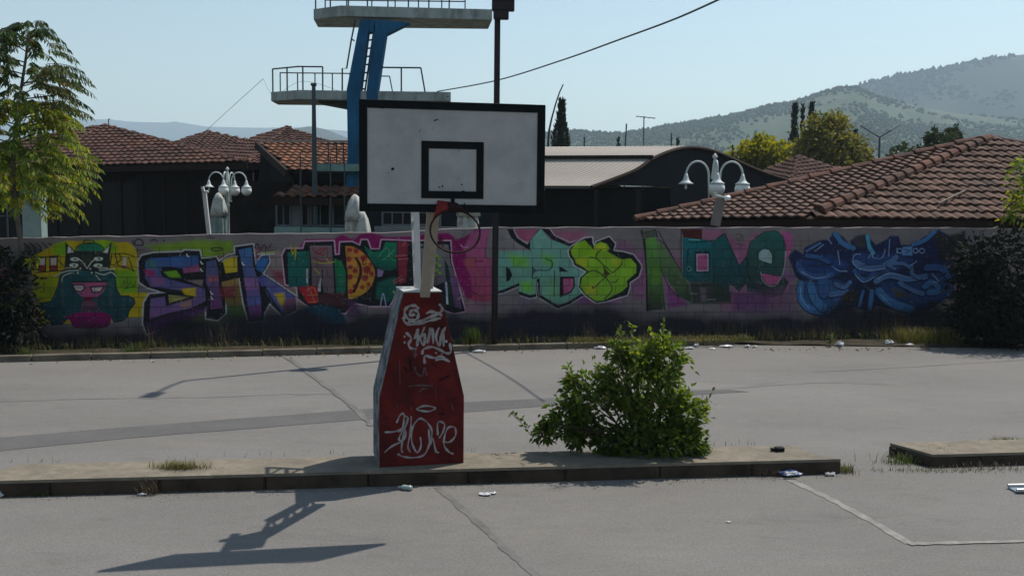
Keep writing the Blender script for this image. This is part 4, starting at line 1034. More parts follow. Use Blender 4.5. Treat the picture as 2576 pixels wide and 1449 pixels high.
# left half is red, the right half is dark
V2 = [v + ey * .004 for v in V]; nV = len(V)
def plate(name, k0, k1, m):
    A = [V[k * 5 + j] for k in range(k0, k1 + 1) for j in range(5)]; B = [v + ey * .004 for v in A]; n0 = len(A); nk = k1 - k0
    FF = []
    for k in range(nk):
        for j in range(4):
            q = (k * 5 + j, (k + 1) * 5 + j, (k + 1) * 5 + j + 1, k * 5 + j + 1)
            FF += [q, tuple(i + n0 for i in q[::-1])]
        for j in (0, 4): FF.append((k * 5 + j, (k + 1) * 5 + j, (k + 1) * 5 + j + n0, k * 5 + j + n0))
    for k in (0, nk):
        for j in range(4): FF.append((k * 5 + j, k * 5 + j + 1, k * 5 + j + 1 + n0, k * 5 + j + n0))
    mesh_obj(name, A + B, FF, m, rim, True)
plate('rim_plate', 0, 6, M_RIM); plate('rim_plate', 6, 12, M_RIMD)
MB().tube([rc + rx_ * rr_ * .6 + ry_ * rr_ * .8, bpx(1168, 512, .01)], .006, 6).build('stay_rod', M_RIMD, rim)
# =================================================================== roofs and buildings behind the wall
TILEC = (.190, .112, .084)
M_TILE = mat('clay_roof_tile', TILEC, .85, .25, 5, .2, c2=(.13, .085, .07), mix_scale=1.3, rnd=.3)
M_TILE_O = mat('orange_roof_tile', (.30, .14, .085), .9, .25, 5, .2, c2=(.16, .085, .06), mix_scale=2, rnd=.2)
M_TILE_F = mat('far_roof_tile', (.150, .078, .060), .9, .25, 3, .1, c2=(.10, .060, .05), mix_scale=.7, rnd=.25)
M_RIDGE = mat('ridge_tile', (.20, .095, .068), .85, .25, 6, .2, rnd=.2, c2=(.11, .07, .058), mix_scale=2)
M_FASCIA = mat('dark_brown_timber', (.040, .022, .016), .75, .3, 3, .1, stretch=(1, 1, 6))
M_DECK = mat('roof_boards', (.05, .033, .025), .9, .2, 3)
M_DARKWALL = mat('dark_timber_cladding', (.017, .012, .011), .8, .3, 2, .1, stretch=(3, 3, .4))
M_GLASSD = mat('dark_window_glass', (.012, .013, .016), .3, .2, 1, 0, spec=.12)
M_MINT = mat('mint_paint', (.30, .47, .43), .75, .14, 4, .1, c2=(.20, .30, .28), mix_scale=2.5, mix_lo=.5, mix_hi=.75)
M_MINTW = mat('pale_mint_render', (.40, .52, .49), .85, .15, 3, .2, c2=(.22, .26, .25), mix_scale=1.2, mix_lo=.52, mix_hi=.7)
M_BLUE = mat('blue_painted_concrete', (.030, .195, .400), .75, .16, 2, .1, c2=(.022, .12, .25), mix_scale=.9, stretch=(1, 1, .4))
M_GREYC = mat('grey_green_concrete', (.52, .60, .58), .85, .25, 3, .25, c2=(.26, .27, .25), mix_scale=2.2, mix_lo=.5, mix_hi=.7, stretch=(1, 1, .35))
M_RAIL = mat('grey_rail_paint', (.10, .13, .14), .6, .2, 9)
M_MAST = mat('brown_steel_mast', (.050, .042, .046), .65, .25, 6)
M_LAMPW = mat('grey_white_lamp_paint', (.85, .93, .90), .5, .12, 8)
M_GLOBE = mat('opal_globe', (1.25, 1.28, 1.22), .3, .05, 4, spec=.5)
M_METROOF = mat('pale_metal_roof', (.52, .455, .39), .55, .08, 1.5, 0, stretch=(1, 8, 1), spec=.4)
M_CANVAS = mat('mint_canvas', (.34, .43, .39), .9, .15, 5, .1)
M_CANVASW = mat('grey_white_canvas', (.80, .80, .73), .9, .2, 4, .15, c2=(.45, .46, .42), mix_scale=4)

# one barrel-shaped tile piece (S profile), shared by every copy
def tile_mesh(name, w, l, m, hgt=.040, seg=7):
    V = []; F = []
    for j in range(2):
        for i in range(seg + 1):
            f = i / seg
            x = (f - .5) * w * 1.06
            z = hgt * (.5 + .5 * math.cos(2 * math.pi * (f - .32))) + (.052 if j == 0 else .0)
            V.append((x, (-.04 * l if j == 0 else 1.04 * l), z))
    n = seg + 1
    for i in range(seg): F.append((i, i + 1, n + i + 1, n + i))
    b = len(V)
    for i in range(n): V.append((V[i][0], V[i][1], V[i][2] - .045))
    for i in range(seg): F.append((b + i, b + i + 1, i + 1, i))
    me = bpy.data.meshes.new(name); me.from_pydata(V, [], F); me.materials.append(m)
    return me, np.array(V), F
TM, TV, TF = tile_mesh('roof_tile', .27, .31, M_TILE)
def in_poly(x, y, P):
    r_ = False; n = len(P)
    for i in range(n):
        ax, ay = P[i]; bx, by = P[(i + 1) % n]
        if (ay > y) != (by > y) and x < (bx - ax) * (y - ay) / (by - ay) + ax: r_ = not r_
    return r_
def tile_face(poly, w=.27, l=.31, as_parts=None, stuff=None, limit=1e9, prefer=None):
    """poly: 3-D points; the first edge is the eave. Tiles laid in rows parallel to it."""
    P = [Vector(p) for p in poly]
    x = (P[1] - P[0]).normalized(); n = (P[1] - P[0]).cross(P[2] - P[0]).normalized()
    if n.z < 0: n = -n
    y = n.cross(x)
    if (sum(P, Vector()) / len(P) - P[0]).dot(y) < 0: y = -y; x = n.cross(y) * -1; x = y.cross(n)
    Q = [((p - P[0]).dot(x), (p - P[0]).dot(y)) for p in P]
    rot = Matrix((x, y, n)).transposed()
    out = []
    ymax = max(q[1] for q in Q); x0 = min(q[0] for q in Q); x1 = max(q[0] for q in Q)
    r_ = 0
    while r_ * l < ymax:
        k = 0
        while x0 + k * w < x1:
            cx = x0 + (k + .5) * w; cy = r_ * l
            if in_poly(cx, cy + l * .45, Q):
                out.append((P[0] + x * (cx + random.uniform(-.006, .006)) + y * (cy + (random.uniform(-.018, .014) if random.random() < .85 else random.uniform(-.06, .03))) + n * random.uniform(0, .014), rot @ Matrix.Rotation(random.uniform(-.02, .02), 3, 'Z')))
            k += 1
        r_ += 1
    return out, rot, n
def scaled(V, w, l): return V * np.array([w / .27, l / .31, max(w / .27, 1)])
def ridge_run(parent, a, b, m, r_=.10, l=.38, parts=True, name='ridge_tile'):
    a = Vector(a); b = Vector(b); d = (b - a); n = max(1, int(d.length / l)); d.normalize()
    V = []; F = []
    seg = 6
    for j in range(2):
        for i in range(seg + 1):
            t = math.pi * (i / seg) * 1.1 - .157
            rr = r_ * (1.26 if j == 0 else .90)
            V.append(((0 if j == 0 else l * 1.12), rr * math.cos(t), rr * math.sin(t) * .9 - .02))
    k = seg + 1
    for i in range(seg): F.append((i, k + i, k + i + 1, i + 1))
    F.append(tuple(range(k)))
    up = Vector((0, 0, 1)); yv = up.cross(d).normalized(); zv = d.cross(yv); rot = Matrix((d, yv, zv)).transposed()
    if parts:
        me = bpy.data.meshes.new(name); me.from_pydata(V, [], F); me.materials.append(m)
        for i in range(n): place(name, me, parent, a + d * (i * l) + Vector((0, 0, random.uniform(0, .012))), rot)
    else:
        mb = MB()
        for i in range(n): mb.add([rot @ Vector(v) + a + d * i * l for v in V], F)
        mb.build('ridge', m, parent)

def tiles_joined(lst, m, parent, w, l, name='tile_courses'):
    TVs = scaled(TV, w, l); n = len(TV)
    Vs = []; Fs = []
    for i, (p, rot) in enumerate(lst):
        Vs.append(TVs @ np.array(rot).T + np.array(p))
        Fs += [tuple(q + i * n for q in f) for f in TF]
    o = mesh_obj(name, np.concatenate(Vs), Fs, m, parent)
    tag(o, kind='stuff'); return o

# ---- near pavilion on the right: big tiled roof just behind the wall
pA = at(2497, 346, 25.6); pB = at(2026, 549, 21.05); pC = at(1597, 556, 24.0)
eD = Vector((math.cos(R(8)), math.sin(R(8)), 0))
pD = pB + eD * 16.5
pE = Vector((pA.x - 2, 29.5, pB.z))
pav = thing('tiled_pavilion', 'low pavilion with big brown clay tiled hip roof rising behind the blue graffiti', 'building', (pB.x + 3, pB.y + 3, 0))
def slab(parent, name, P, m, th=.08):
    n = (Vector(P[1]) - Vector(P[0])).cross(Vector(P[2]) - Vector(P[0])).normalized()
    if n.z < 0: n = -n
    return MB().prism([Vector(p) - n * .02 for p in P], -n * th).build(name, m, parent)
roof = slab(pav, 'roof', [pB, pD, pA], M_DECK)
slab(pav, 'roof', [pC, pB, pA], M_DECK); slab(pav, 'roof', [pC, pA, pE], M_DECK)
f1, _, _ = tile_face([pB, pD, pA]); f2, _, _ = tile_face([pC, pB, pA])
inview = [t for t in f1 if t[0].x / t[0].y < .60]
keep = inview[:230] if len(inview) > 230 else inview
f2s = sorted(f2, key=lambda t: t[0].y)
part_tiles = keep + f2s[:max(0, 296 - len(keep))]
ids = set(id(t) for t in part_tiles)
for p, rot in part_tiles: place('roof_tile', TM, roof, p, rot)
tiles_joined([t for t in f1 + f2 if id(t) not in ids], M_TILE, pav, .27, .31)
ridge_run(roof, pB + (pA - pB).normalized() * .5 + Vector((0, 0, .03)), pA + Vector((0, 0, .03)), M_RIDGE, .15, .42)
ridge_run(roof, pC + Vector((0, 0, .04)), pA + Vector((0, 0, .04)), M_RIDGE, .12, .62)
ridge_run(roof, pD, pA, M_RIDGE, .085, .5)
fas = MB(); 
for a, b in ((pB, pD), (pC, pB)):
    fas.beam(a - Vector((0, 0, .135)), b - Vector((0, 0, .135)), .05, .20)
fas.build('fascia_board', M_FASCIA, pav)
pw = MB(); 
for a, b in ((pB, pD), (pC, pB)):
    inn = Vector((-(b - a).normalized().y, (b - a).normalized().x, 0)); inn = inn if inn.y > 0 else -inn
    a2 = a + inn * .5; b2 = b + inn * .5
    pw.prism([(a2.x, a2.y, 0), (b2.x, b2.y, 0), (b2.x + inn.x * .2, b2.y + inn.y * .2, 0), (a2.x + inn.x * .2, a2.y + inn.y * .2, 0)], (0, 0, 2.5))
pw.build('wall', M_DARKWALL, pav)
o = MB().beam(at(2362, 518, 21.9) + Vector((0, 0, .06)), at(2428, 488, 22.6) + Vector((0, 0, .08)), .05, .03).build('loose_batten', mat('bare_wood', (.36, .29, .23), .85), base=at(2362, 518, 21.9))
tag(o, 'bare wooden batten lying askew on the brown tiled pavilion roof', 'plank')

# ---- far buildings
def hip_building(name, label, apex, corners, eave_drop, m, w=.30, l=.34, facade=True, ridge=.09, back=None, ridges=(0,), wallm=None, wall_in=.6):
    """corners: eave points left to right; apex joined to each pair"""
    C = [Vector(c) for c in corners]; A = Vector(apex)
    c0 = sum(C, Vector()) / len(C)
    t = thing(name, label, 'building', (c0.x, c0.y, 0))
    allt = []
    rf = None
    for i in range(len(C) - 1):
        s_ = slab(t, 'roof', [C[i], C[i + 1], A], M_DECK)
        rf = rf or s_
        allt += tile_face([C[i], C[i + 1], A], w, l)[0]
    B = Vector((A.x, A.y + (A.y - min(c.y for c in C)), C[0].z))
    slab(t, 'roof', [C[0], A, B], M_DECK); slab(t, 'roof', [A, C[-1], B], M_DECK)
    if allt: tiles_joined(allt, m, t, w, l)
    for k in ridges:
        ridge_run(rf, C[k], A, M_RIDGE, ridge, .42)
    fs = MB(); wl = MB()
    for i in range(len(C) - 1):
        a, b = C[i], C[i + 1]
        fs.beam(a - Vector((0, 0, .16)), b - Vector((0, 0, .16)), .06, .22)
        inn = Vector((-(b - a).normalized().y, (b - a).normalized().x, 0)); inn = inn if inn.y > 0 else -inn
        a2 = a + inn * wall_in; b2 = b + inn * wall_in
        wl.prism([(a2.x, a2.y, 0), (b2.x, b2.y, 0), (b2.x + inn.x * .2, b2.y + inn.y * .2, 0), (a2.x + inn.x * .2, a2.y + inn.y * .2, 0)], (0, 0, min(a.z, b.z) - .12))
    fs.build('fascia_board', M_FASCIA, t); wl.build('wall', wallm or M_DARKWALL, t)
    return t

resta = hip_building('restaurant_building', 'dark restaurant with wide brown tiled hip roof behind the woman graffiti', at(258, 315, 43.0),
                     [at(-330, 424, 45), at(92, 421, 38.6), at(622, 408, 38.0)], .2, M_TILE_F, .30, .36, ridges=(1, 2))
hip_building('tiled_hall', 'small tiled hip roof peeking up behind the wide restaurant roof', at(527, 329, 54.0), [at(330, 392, 52), at(466, 386, 49.5), at(800, 392, 50)], .2, M_TILE_F, .30, .40, ridges=(1,))
hip_building('tiled_hall', 'tiled hip roofed hall with a brown fascia left of the diving tower', at(724, 319, 47.5), [at(470, 402, 46), at(617, 413, 41.0), at(960, 404, 43)], .2, M_TILE_F, .30, .38, ridges=(1,))

# restaurant front: recessed dark glazing with posts, sill band, curtains
fb0 = at(92, 421, 39.3); fb1 = at(690, 412, 38.9)
gl = (fb1 - fb0); gl.z = 0; gln = gl.length; gl.normalize(); gn = Vector((gl.y, -gl.x, 0))
rot_f = Matrix((gl, -gn, Vector((0, 0, 1)))).transposed()
def fpt(u, z, out=0.0): return Vector((fb0.x, fb0.y, 0)) + gl * u + gn * out + Vector((0, 0, z))
M_MULL = mat('dark_brown_mullion', (.026, .017, .014), .7, .2, 4)
npan = 11; step = gln / npan
for i in range(npan):
    u = (i + .5) * step
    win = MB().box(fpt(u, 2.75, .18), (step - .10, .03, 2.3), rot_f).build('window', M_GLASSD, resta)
    MB().box(fpt(u, 1.52, .2), (step - .06, .09, .1), rot_f).build('sill', M_MULL, win)
    if i in (2, 4, 5):
        cu = MB(); n_ = 14; V = []
        for k in range(n_):
            f = k / (n_ - 1); V += [fpt(u + (f - .5) * step * .45, 3.8, .155 + .03 * math.sin(k * 2.2)), fpt(u + (f - .5) * step * .30, 1.7, .155 + .03 * math.sin(k * 2.2))]
        cu.add(V, [(2 * k, 2 * k + 2, 2 * k + 3, 2 * k + 1) for k in range(n_ - 1)]).build('curtain', mat('grey_curtain', (.07, .06, .058), .9, .2, 6), win)
mul = MB()
for i in range(npan + 1): MB().box(fpt(i * step, 2.2, .24), (.09, .09, 3.9), rot_f).build('post', M_MULL, resta)
MB().box(fpt(gln / 2, .9, .3), (gln, .2, 1.15), rot_f).build('plinth', mat('dark_plinth', (.024, .019, .018), .85, .2, 3), resta)
MB().box(fpt(gln / 2 + 1, 1.35, .42), (gln - 2, .06, .05), rot_f).build('rail', M_MULL, resta)
# pale mint pier left of the restaurant
pq0 = at(52, 500, 27.5); pq1 = at(101, 500, 27.5)
pier = MB(); 
pier.prism([(pq0.x, 27.5, 0), (pq1.x + .12, 27.5, 0), (pq1.x + .12, 27.9, 0), (pq0.x, 27.9, 0)], (0, 0, .9))
pier.prism([(pq0.x + .02, 27.52, .9), (pq1.x, 27.52, .9), (pq1.x, 27.88, .9), (pq0.x + .02, 27.88, .9)], (0, 0, at(60, 478, 27.5).z - .9))
o = pier.build('gate_pier', M_MINTW, base=(pq0.x, 27.5, 0)); tag(o, 'pale mint rendered pier standing behind the wall under the left tree', 'pillar')
rl = thing('garden_railing', 'thin grey railing left of the mint pier behind the left tree', 'railing', (at(0, 520, 28).x, 28, 0))
for y_ in (515, 545): MB().tube([at(-60, y_, 28), at(48, y_ - 2, 28)], .02, 6).build('rail', M_RAIL, rl)
for x_ in (-30, 17): 
    q = at(x_, 514, 28); MB().tube([(q.x, 28, 0), q], .022, 6).build('post', M_RAIL, rl)

# ---- gabled front building left of the tower
gr0, gr1 = at(652, 360, 36.5), at(960, 361, 36.5)
ge0, ge1 = at(733, 430, 33.2), at(960, 430, 33.2)
gab = thing('gabled_building', 'brown gabled building with pale ridge line in front of the tiled hall', 'building', (ge0.x + 1.5, 34.5, 0))
slab(gab, 'roof', [ge0, ge1, gr1, gr0], M_DECK)
tiles_joined(tile_face([ge0, ge1, gr1, gr0], .28, .36)[0], M_TILE_O, gab, .28, .36)
MB().beam(gr0 + Vector((-.05, 0, .06)), gr1 + Vector((0, 0, .06)), .2, .09).build('ridge_cap', mat('pale_ridge_metal', (.55, .45, .40), .6), gab)
MB().beam(gr0 + Vector((-.12, -.05, -.08)), ge0 + Vector((-.12, -.2, -.1)), .10, .28).build('barge_board', mat('brown_barge_board', (.055, .036, .030), .8), gab)
MB().prism([(gr0.x - 1.6, 34.1, 0), (ge1.x, 34.1, 0), (ge1.x, 36, 0), (gr0.x - 1.6, 36, 0)], (0, 0, ge0.z - .35)).build('wall', mat('dark_brown_wall', (.022, .016, .014), .85, .3, 1.5, c2=(.04, .033, .03), mix_scale=1), gab)
MB().prism([gr0 + Vector((.02, .1, -.15)), ge0 + Vector((.02, .1, -.2)), (ge0.x, 34.05, 3.2), (gr0.x, 36.3, 3.2)], (.15, 0, 0)).build('gable', M_DARKWALL, gab)
# ---- low annex with a short tiled canopy, windows and a mint parapet
an = thing('annex_building', 'low annex with short orange tiled canopy, window row and mint parapet', 'building', (at(780, 560, 30).x, 30, 0))
c0, c1 = at(690, 497, 30.0), at(905, 497, 30.0); d0, d1 = at(752, 473, 31.2), at(905, 470, 31.2)
slab(an, 'canopy', [c0, c1, d1, d0], M_DECK, .06)
for p, rot in tile_face([c0, c1, d1, d0], .27, .31)[0]: 
    pass
t_me, _, _ = tile_mesh('canopy_tile', .34, .40, M_TILE_O, .075)
for p, rot in tile_face([c0, c1, d1, d0], .34, .40)[0]: place('roof_tile', t_me, an, p, rot)
MB().beam(c0 - Vector((0, 0, .16)), c1 - Vector((0, 0, .16)), .08, .2).build('fascia_board', M_FASCIA, an)
aw0 = at(690, 575, 30.6); aw1 = at(1240, 575, 30.6)
MB().prism([(aw0.x, 30.7, 0), (aw1.x, 30.7, 0), (aw1.x, 33.0, 0), (aw0.x, 33.0, 0)], (0, 0, c0.z - .05)).build('wall', mat('annex_wall', (.028, .032, .040), .8, .2, 2), an)
def win_px(x0, x1, y0, y1, Y, parent, panes):
    a = at(x0, y1, Y); b = at(x1, y0, Y); c = (a + b) / 2
    w, h = b.x - a.x, b.z - a.z
    fr_ = MB()
    for sx in (-1, 1): fr_.box((c.x + sx * (w / 2 - .03), Y, c.z), (.06, .07, h))
    for sz in (-1, 1): fr_.box((c.x, Y, c.z + sz * (h / 2 - .03)), (w - .12, .066, .06))
    for k in range(1, panes): fr_.box((a.x + w * k / panes, Y, c.z), (.04, .062, h - .12))
    f = fr_.build('window', mat('grey_window_frame', (.22, .24, .26), .6, .15, 6), parent)
    for k in range(panes): MB().box((a.x + w * (k + .5) / panes, Y + .02, c.z), (w / panes - .05, .012, h - .1)).build('pane', M_GLASSD, f)
win_px(694, 733, 507, 570, 30.62, an, 2); win_px(738, 778, 507, 570, 30.62, an, 1); win_px(780, 832, 507, 570, 30.62, an, 2); win_px(836, 872, 507, 570, 30.62, an, 1); win_px(960, 1040, 532, 568, 30.62, an, 3); win_px(1050, 1110, 532, 568, 30.62, an, 2)
MB().box(at(748, 540, 30.56), (.36, .02, .85)).build('notice_panel', mat('pale_panel', (.24, .25, .26), .8), an)
q0, q1 = at(690, 585, 29.4), at(872, 585, 29.4); qt = at(690, 571, 29.4).z
MB().prism([(q0.x, 29.4, 0), (q1.x, 29.4, 0), (q1.x, 29.6, 0), (q0.x, 29.6, 0)], (0, 0, qt)).build('parapet', M_MINT, an)
q0, q1 = at(942, 585, 29.4), at(1240, 585, 29.4); qt = at(942, 569, 29.4).z
MB().prism([(q0.x, 29.4, 0), (q1.x, 29.4, 0), (q1.x, 29.6, 0), (q0.x, 29.6, 0)], (0, 0, qt)).build('parapet', mat('grey_mint_parapet', (.25, .30, .29), .8), an)
for x_ in (757, 832, 867):
    b_ = at(x_, 570, 29.3); t_ = at(x_, 395 if x_ > 757 else 392, 29.3)
    MB().tube([(b_.x, 29.3, 0), (b_.x, 29.3, t_.z)], .022, 6).build('canopy_post', M_RAIL, an)

# ---- hall with an arched metal roof
hall = thing('arched_hall', 'long hall with pale arched sheet metal roof and dark open gable end', 'building', (at(1700, 560, 38).x, 38, 0))
gab_px = [(1488, 468), (1540, 449), (1600, 425), (1640, 398), (1680, 380), (1712, 371), (1745, 369), (1785, 375), (1830, 392), (1880, 415), (1935, 437), (2000, 456), (2060, 470)]
gY = [38 + 8.0 * i / 12 for i in range(len(gab_px))]
G = [at(x, y, Y) for (x, y), Y in zip(gab_px, gY)]
back = Vector((-7.6, 1.8, .0))
mb = MB(); V = []; 
NS = 10
Gs = [Vector(v) for v in smooth_path(G, 3)]
for k in range(NS + 1):
    for g in Gs: V.append(g + back * (k / NS))
n_ = len(Gs)
F = [(k * n_ + i, k * n_ + i + 1, (k + 1) * n_ + i + 1, (k + 1) * n_ + i) for k in range(NS) for i in range(n_ - 1)]
V2 = [v - Vector((0, 0, .10)) for v in V]; nV = len(V)
F2 = F + [tuple(j + nV for j in f[::-1]) for f in F] + [(i, i + nV, i + 1 + nV, i + 1) for i in range(n_ - 1)]
rf_o = mesh_obj('roof', V + V2, F2, M_METROOF, hall, False)
# standing seams and the dark gutter joint of the roof
for k in range(1, 34):
    MB().tube([g + back * (k / 34) + Vector((0, 0, .012)) for g in Gs[:24]], .012, 4, cap=False).build('seam', M_METROOF, rf_o)
jt = [g for g in Gs][9]
MB().beam(jt + Vector((.05, -.05, .06)), jt + back + Vector((0, -.05, .06)), .26, .12).build('roof_joint', mat('dark_joint', (.03, .03, .03), .8), rf_o)
MB().tube([g + Vector((0, -.06, -.06)) for g in Gs], .09, 6).build('verge_trim', M_FASCIA, hall)
gb = [g + back * .004 - Vector((0, 0, .10)) for g in Gs]
lo = [Vector((g.x, g.y, 4.0 if i < 14 else 0)) for i, g in enumerate(gb)]
V = []
for g, l_ in zip(gb, lo): V += [g, Vector((l_.x, l_.y, min(l_.z, g.z - .01)))]
mesh_obj('gable', V, [(2 * i, 2 * i + 1, 2 * i + 3, 2 * i + 2) for i in range(len(gb) - 1)], mat('black_tarp', (.010, .011, .016), .7, .2, .7), hall)
for x_, Y in ((1500, 38.2), (1606, 38.4), (1448, 41), (1530, 41)):
    q = at(x_, 480, Y); MB().box((q.x, Y, 1.9), (.16, .16, 3.8)).build('post', M_FASCIA, hall)
MB().prism([at(1190, 478, 39.5), at(1620, 478, 39.5), (at(1620, 478, 39.5).x, 39.5, 0), (at(1190, 478, 39.5).x, 39.5, 0)], (0, .15, 0)).build('wall', mat('hall_dark_wall', (.018, .015, .014), .85, .3, 1.2), hall)
MB().prism([at(1372, 470, 49), at(1700, 470, 49), at(1700, 580, 49), at(1372, 580, 49)], (0, .15, 0)).build('wall', M_DARKWALL, hall)
MB().prism([at(1440, 477, 43), at(1463, 466, 43), at(1500, 456, 43), at(1530, 455, 43), at(1582, 477, 43)], (0, .3, 0)).build('light_opening', mat('pale_opening', (.33, .30, .28), .8), hall)  # solid pale panel painted to stand for the light opening inside the hall
MB().tube([at(1372, 475, 40.8), at(1600, 476, 39.6)], .05, 6).build('tie_beam', M_FASCIA, hall)

# ---- small hexagonal roof far behind the hall
hip_building('summer_house', 'small pointed tiled roof between the arched hall and the olive tree', at(2008, 393, 52.0), [at(1880, 446, 53), at(1988, 470, 49.2), at(2190, 446, 51)], .2, M_TILE_F, .3, .33, ridges=(1,), ridge=.05)

# =================================================================== diving tower
TY = 31.0
tower = thing('diving_tower', 'tall blue concrete diving tower with grey platforms and railings', 'diving tower', (at(910, 560, TY).x, TY, 0))
def xz(px, py, Y=TY): return at(px, py, Y)
def col_prism(name, pts, Y, d, m, parent=None):
    return MB().prism([xz(x, y, Y) for x, y in pts], (0, d, 0)).build(name, m, parent or tower)
def plinthz(p, z): return Vector((p.x, p.y, z))
lg = [xz(906, 50), xz(930, 50), xz(907, 228), xz(899, 378), xz(896, 560)]
lleg = MB().prism([xz(906, 50), xz(930, 50), xz(907, 228), xz(899, 378), plinthz(xz(896, 560), 0), plinthz(xz(867, 560), 0), xz(868, 509), xz(875, 378), xz(872, 226)], (0, .4, 0)).build('leg', M_BLUE, tower)
rleg = MB().prism([xz(943, 50), xz(1029, 58), xz(971, 87), xz(950, 228), xz(948, 400), plinthz(xz(953, 560), 0), plinthz(xz(923, 560), 0), xz(921, 400), xz(922, 228)], (0, .4, 0)).build('leg', M_BLUE, tower)
MB().prism([xz(929, 52), xz(944, 52), xz(943, 79), xz(927, 82)], (0, .38, 0)).build('head_block', M_BLUE, tower)
lad = MB(); 
for x0, y0, x1, y1 in ((928, 82, 902, 245), (940, 80, 916, 245)): lad.tube([xz(x0, y0, 31.6), xz(x1, y1, 31.6)], .03, 6)
for k in range(9):
    f = k / 8; a = xz(928, 82, 31.6).lerp(xz(902, 245, 31.6), f); b = xz(942, 80, 31.6).lerp(xz(918, 245, 31.6), f); lad.tube([a, b], .03, 6)
lad.build('ladder', M_RAIL, tower)
def platform(name, top_pts, zb_px, th, m, P_extra=None):
    pass
def slab_plan(name, plan, z, th, m):
    return MB().prism([(p[0], p[1], z) for p in plan], (0, 0, th)).build(name, m, tower)
# top platform
zt = xz(858, 41).z
pl_top = [(xz(858, 41, 31.0).x, 31.0), (xz(1238, 50, 31.35).x, 31.35), (xz(1228, 50, 32.9).x, 32.9), (xz(800, 41, 32.9).x, 32.9), (xz(789, 46, 31.6).x, 31.6)]
tp = slab_plan('top_platform', pl_top, zt, .34, M_GREYC)
def railing(parent, pts, z0, h, posts, r_=.024, mid=True, slant_end=0.0, name='railing'):
    mb = MB(); P = [Vector((x, y, 0)) for x, y in pts]
    tot = sum((P[i + 1] - P[i]).length for i in range(len(P) - 1))
    def along(d):
        for i in range(len(P) - 1):
            l = (P[i + 1] - P[i]).length
            if d <= l + 1e-6: return P[i].lerp(P[i + 1], d / l)
            d -= l
        return P[-1]
    for hh in ((h, h * .55) if mid else (h,)):
        mb.tube([p + Vector((0, 0, z0 + hh)) for p in P[:-1]] + [along(tot - slant_end) + Vector((0, 0, z0 + hh))], r_, 6)
    for k in range(posts):
        q = along(tot * k / (posts - 1)); t = along(max(0, tot * k / (posts - 1) - (slant_end if k == posts - 1 else 0)))
        mb.tube([q + Vector((0, 0, z0)), t + Vector((0, 0, z0 + h))], r_, 6)
    return mb.build(name, M_RAIL, parent)
zz = zt + .34
x0 = pl_top[0]; x4 = pl_top[4]
railing(tp, [(x4[0] + .05, x4[1] + .1), (x0[0], x0[1] + .06), (xz(1130, 20, 31.3).x, 31.3)], zz, 1.05, 8, .026)
railing(tp, [(x4[0] + .15, 32.8), (xz(1170, 20, 32.8).x, 32.8)], zz, 1.05, 7, .024)
mbk = MB()
for a, b in (((865, 14), (893, 32)),): pass
# mid platform
zm = xz(751, 250).z
pl_mid = [(xz(751, 250, 31.0).x, 31.0), (xz(1134, 250, 31.1).x, 31.1), (xz(1130, 250, 32.7).x, 32.7), (xz(700, 250, 32.7).x, 32.7), (xz(682, 250, 31.6).x, 31.6)]
mp_ = slab_plan('middle_platform', pl_mid, zm, .30, M_GREYC)
railing(mp_, [(pl_mid[4][0] + .05, 31.65), (pl_mid[0][0] + .0, 31.05), (xz(812, 230, 31.06).x, 31.06)], zm + .30, .78, 4, .026, mid=False)
railing(mp_, [(pl_mid[3][0] + .1, 32.6), (xz(880, 230, 32.6).x, 32.6)], zm + .30, .80, 5, .022, mid=False)
railing(mp_, [(xz(950, 230, 31.06).x, 31.06), (xz(1069, 230, 31.06).x, 31.06)], zm + .30, .78, 3, .028, mid=False, slant_end=.14)
railing(mp_, [(xz(950, 230, 32.6).x, 32.6), (xz(990, 230, 32.6).x, 32.6)], zm + .30, .72, 2, .022, mid=False, slant_end=.14)
MB().prism([xz(802, 251, 31.4), xz(876, 251, 31.4), xz(876, 273, 31.4), xz(802, 259, 31.4)], (0, .7, 0)).build('bracket', mat('dark_bracket', (.09, .11, .115), .85), tower)
# stair rail left of the legs
MB().tube([xz(894, 51, 31.2), xz(884, 100, 31.2), xz(872, 173, 31.2), xz(861, 173, 31.2), xz(861, 228, 31.2)], .028, 6).build('handrail', M_RAIL, tower)
MB().tube([xz(886, 100, 31.2), xz(892, 104, 31.2)], .024, 6).build('rail_tie', M_RAIL, tower)
# lower mint platform
z3 = xz(800, 431.5).z
lp = slab_plan('lower_platform', [(xz(789, 431, 31.0).x, 30.7), (xz(925, 431, 31.0).x, 30.7), (xz(925, 431, 32).x, 32.3), (xz(800, 431, 32).x, 32.3)], z3, .24, M_MINT)
lr = MB()
for x_ in (826, 847, 864): 
    q = xz(x_, 414, 31.5); lr.tube([(q.x, 31.5, z3 + .2), (q.x, 31.5, z3 + .24 + .75)], .024, 6)
lr.tube([xz(822, 362, 31.5), xz(874, 362, 31.5)], .026, 6); lr.build('railing', M_RAIL, tower)
# steel pole beside the tower
pb = at(791, 418, 30.2); ptp = at(789, 216, 30.2)
o = thing('steel_pole', 'slim grey steel pole left of the diving tower, as high as its middle platform', 'pole', (pb.x, 30.2, 0))
MB().tube([(pb.x + .05, 30.2, 0), pb, ptp], [.095, .085, .06], 8).build('shaft', M_RAIL, o); MB().box(ptp + Vector((0, 0, .03)), (.16, .16, .08)).build('cap', M_RAIL, o)

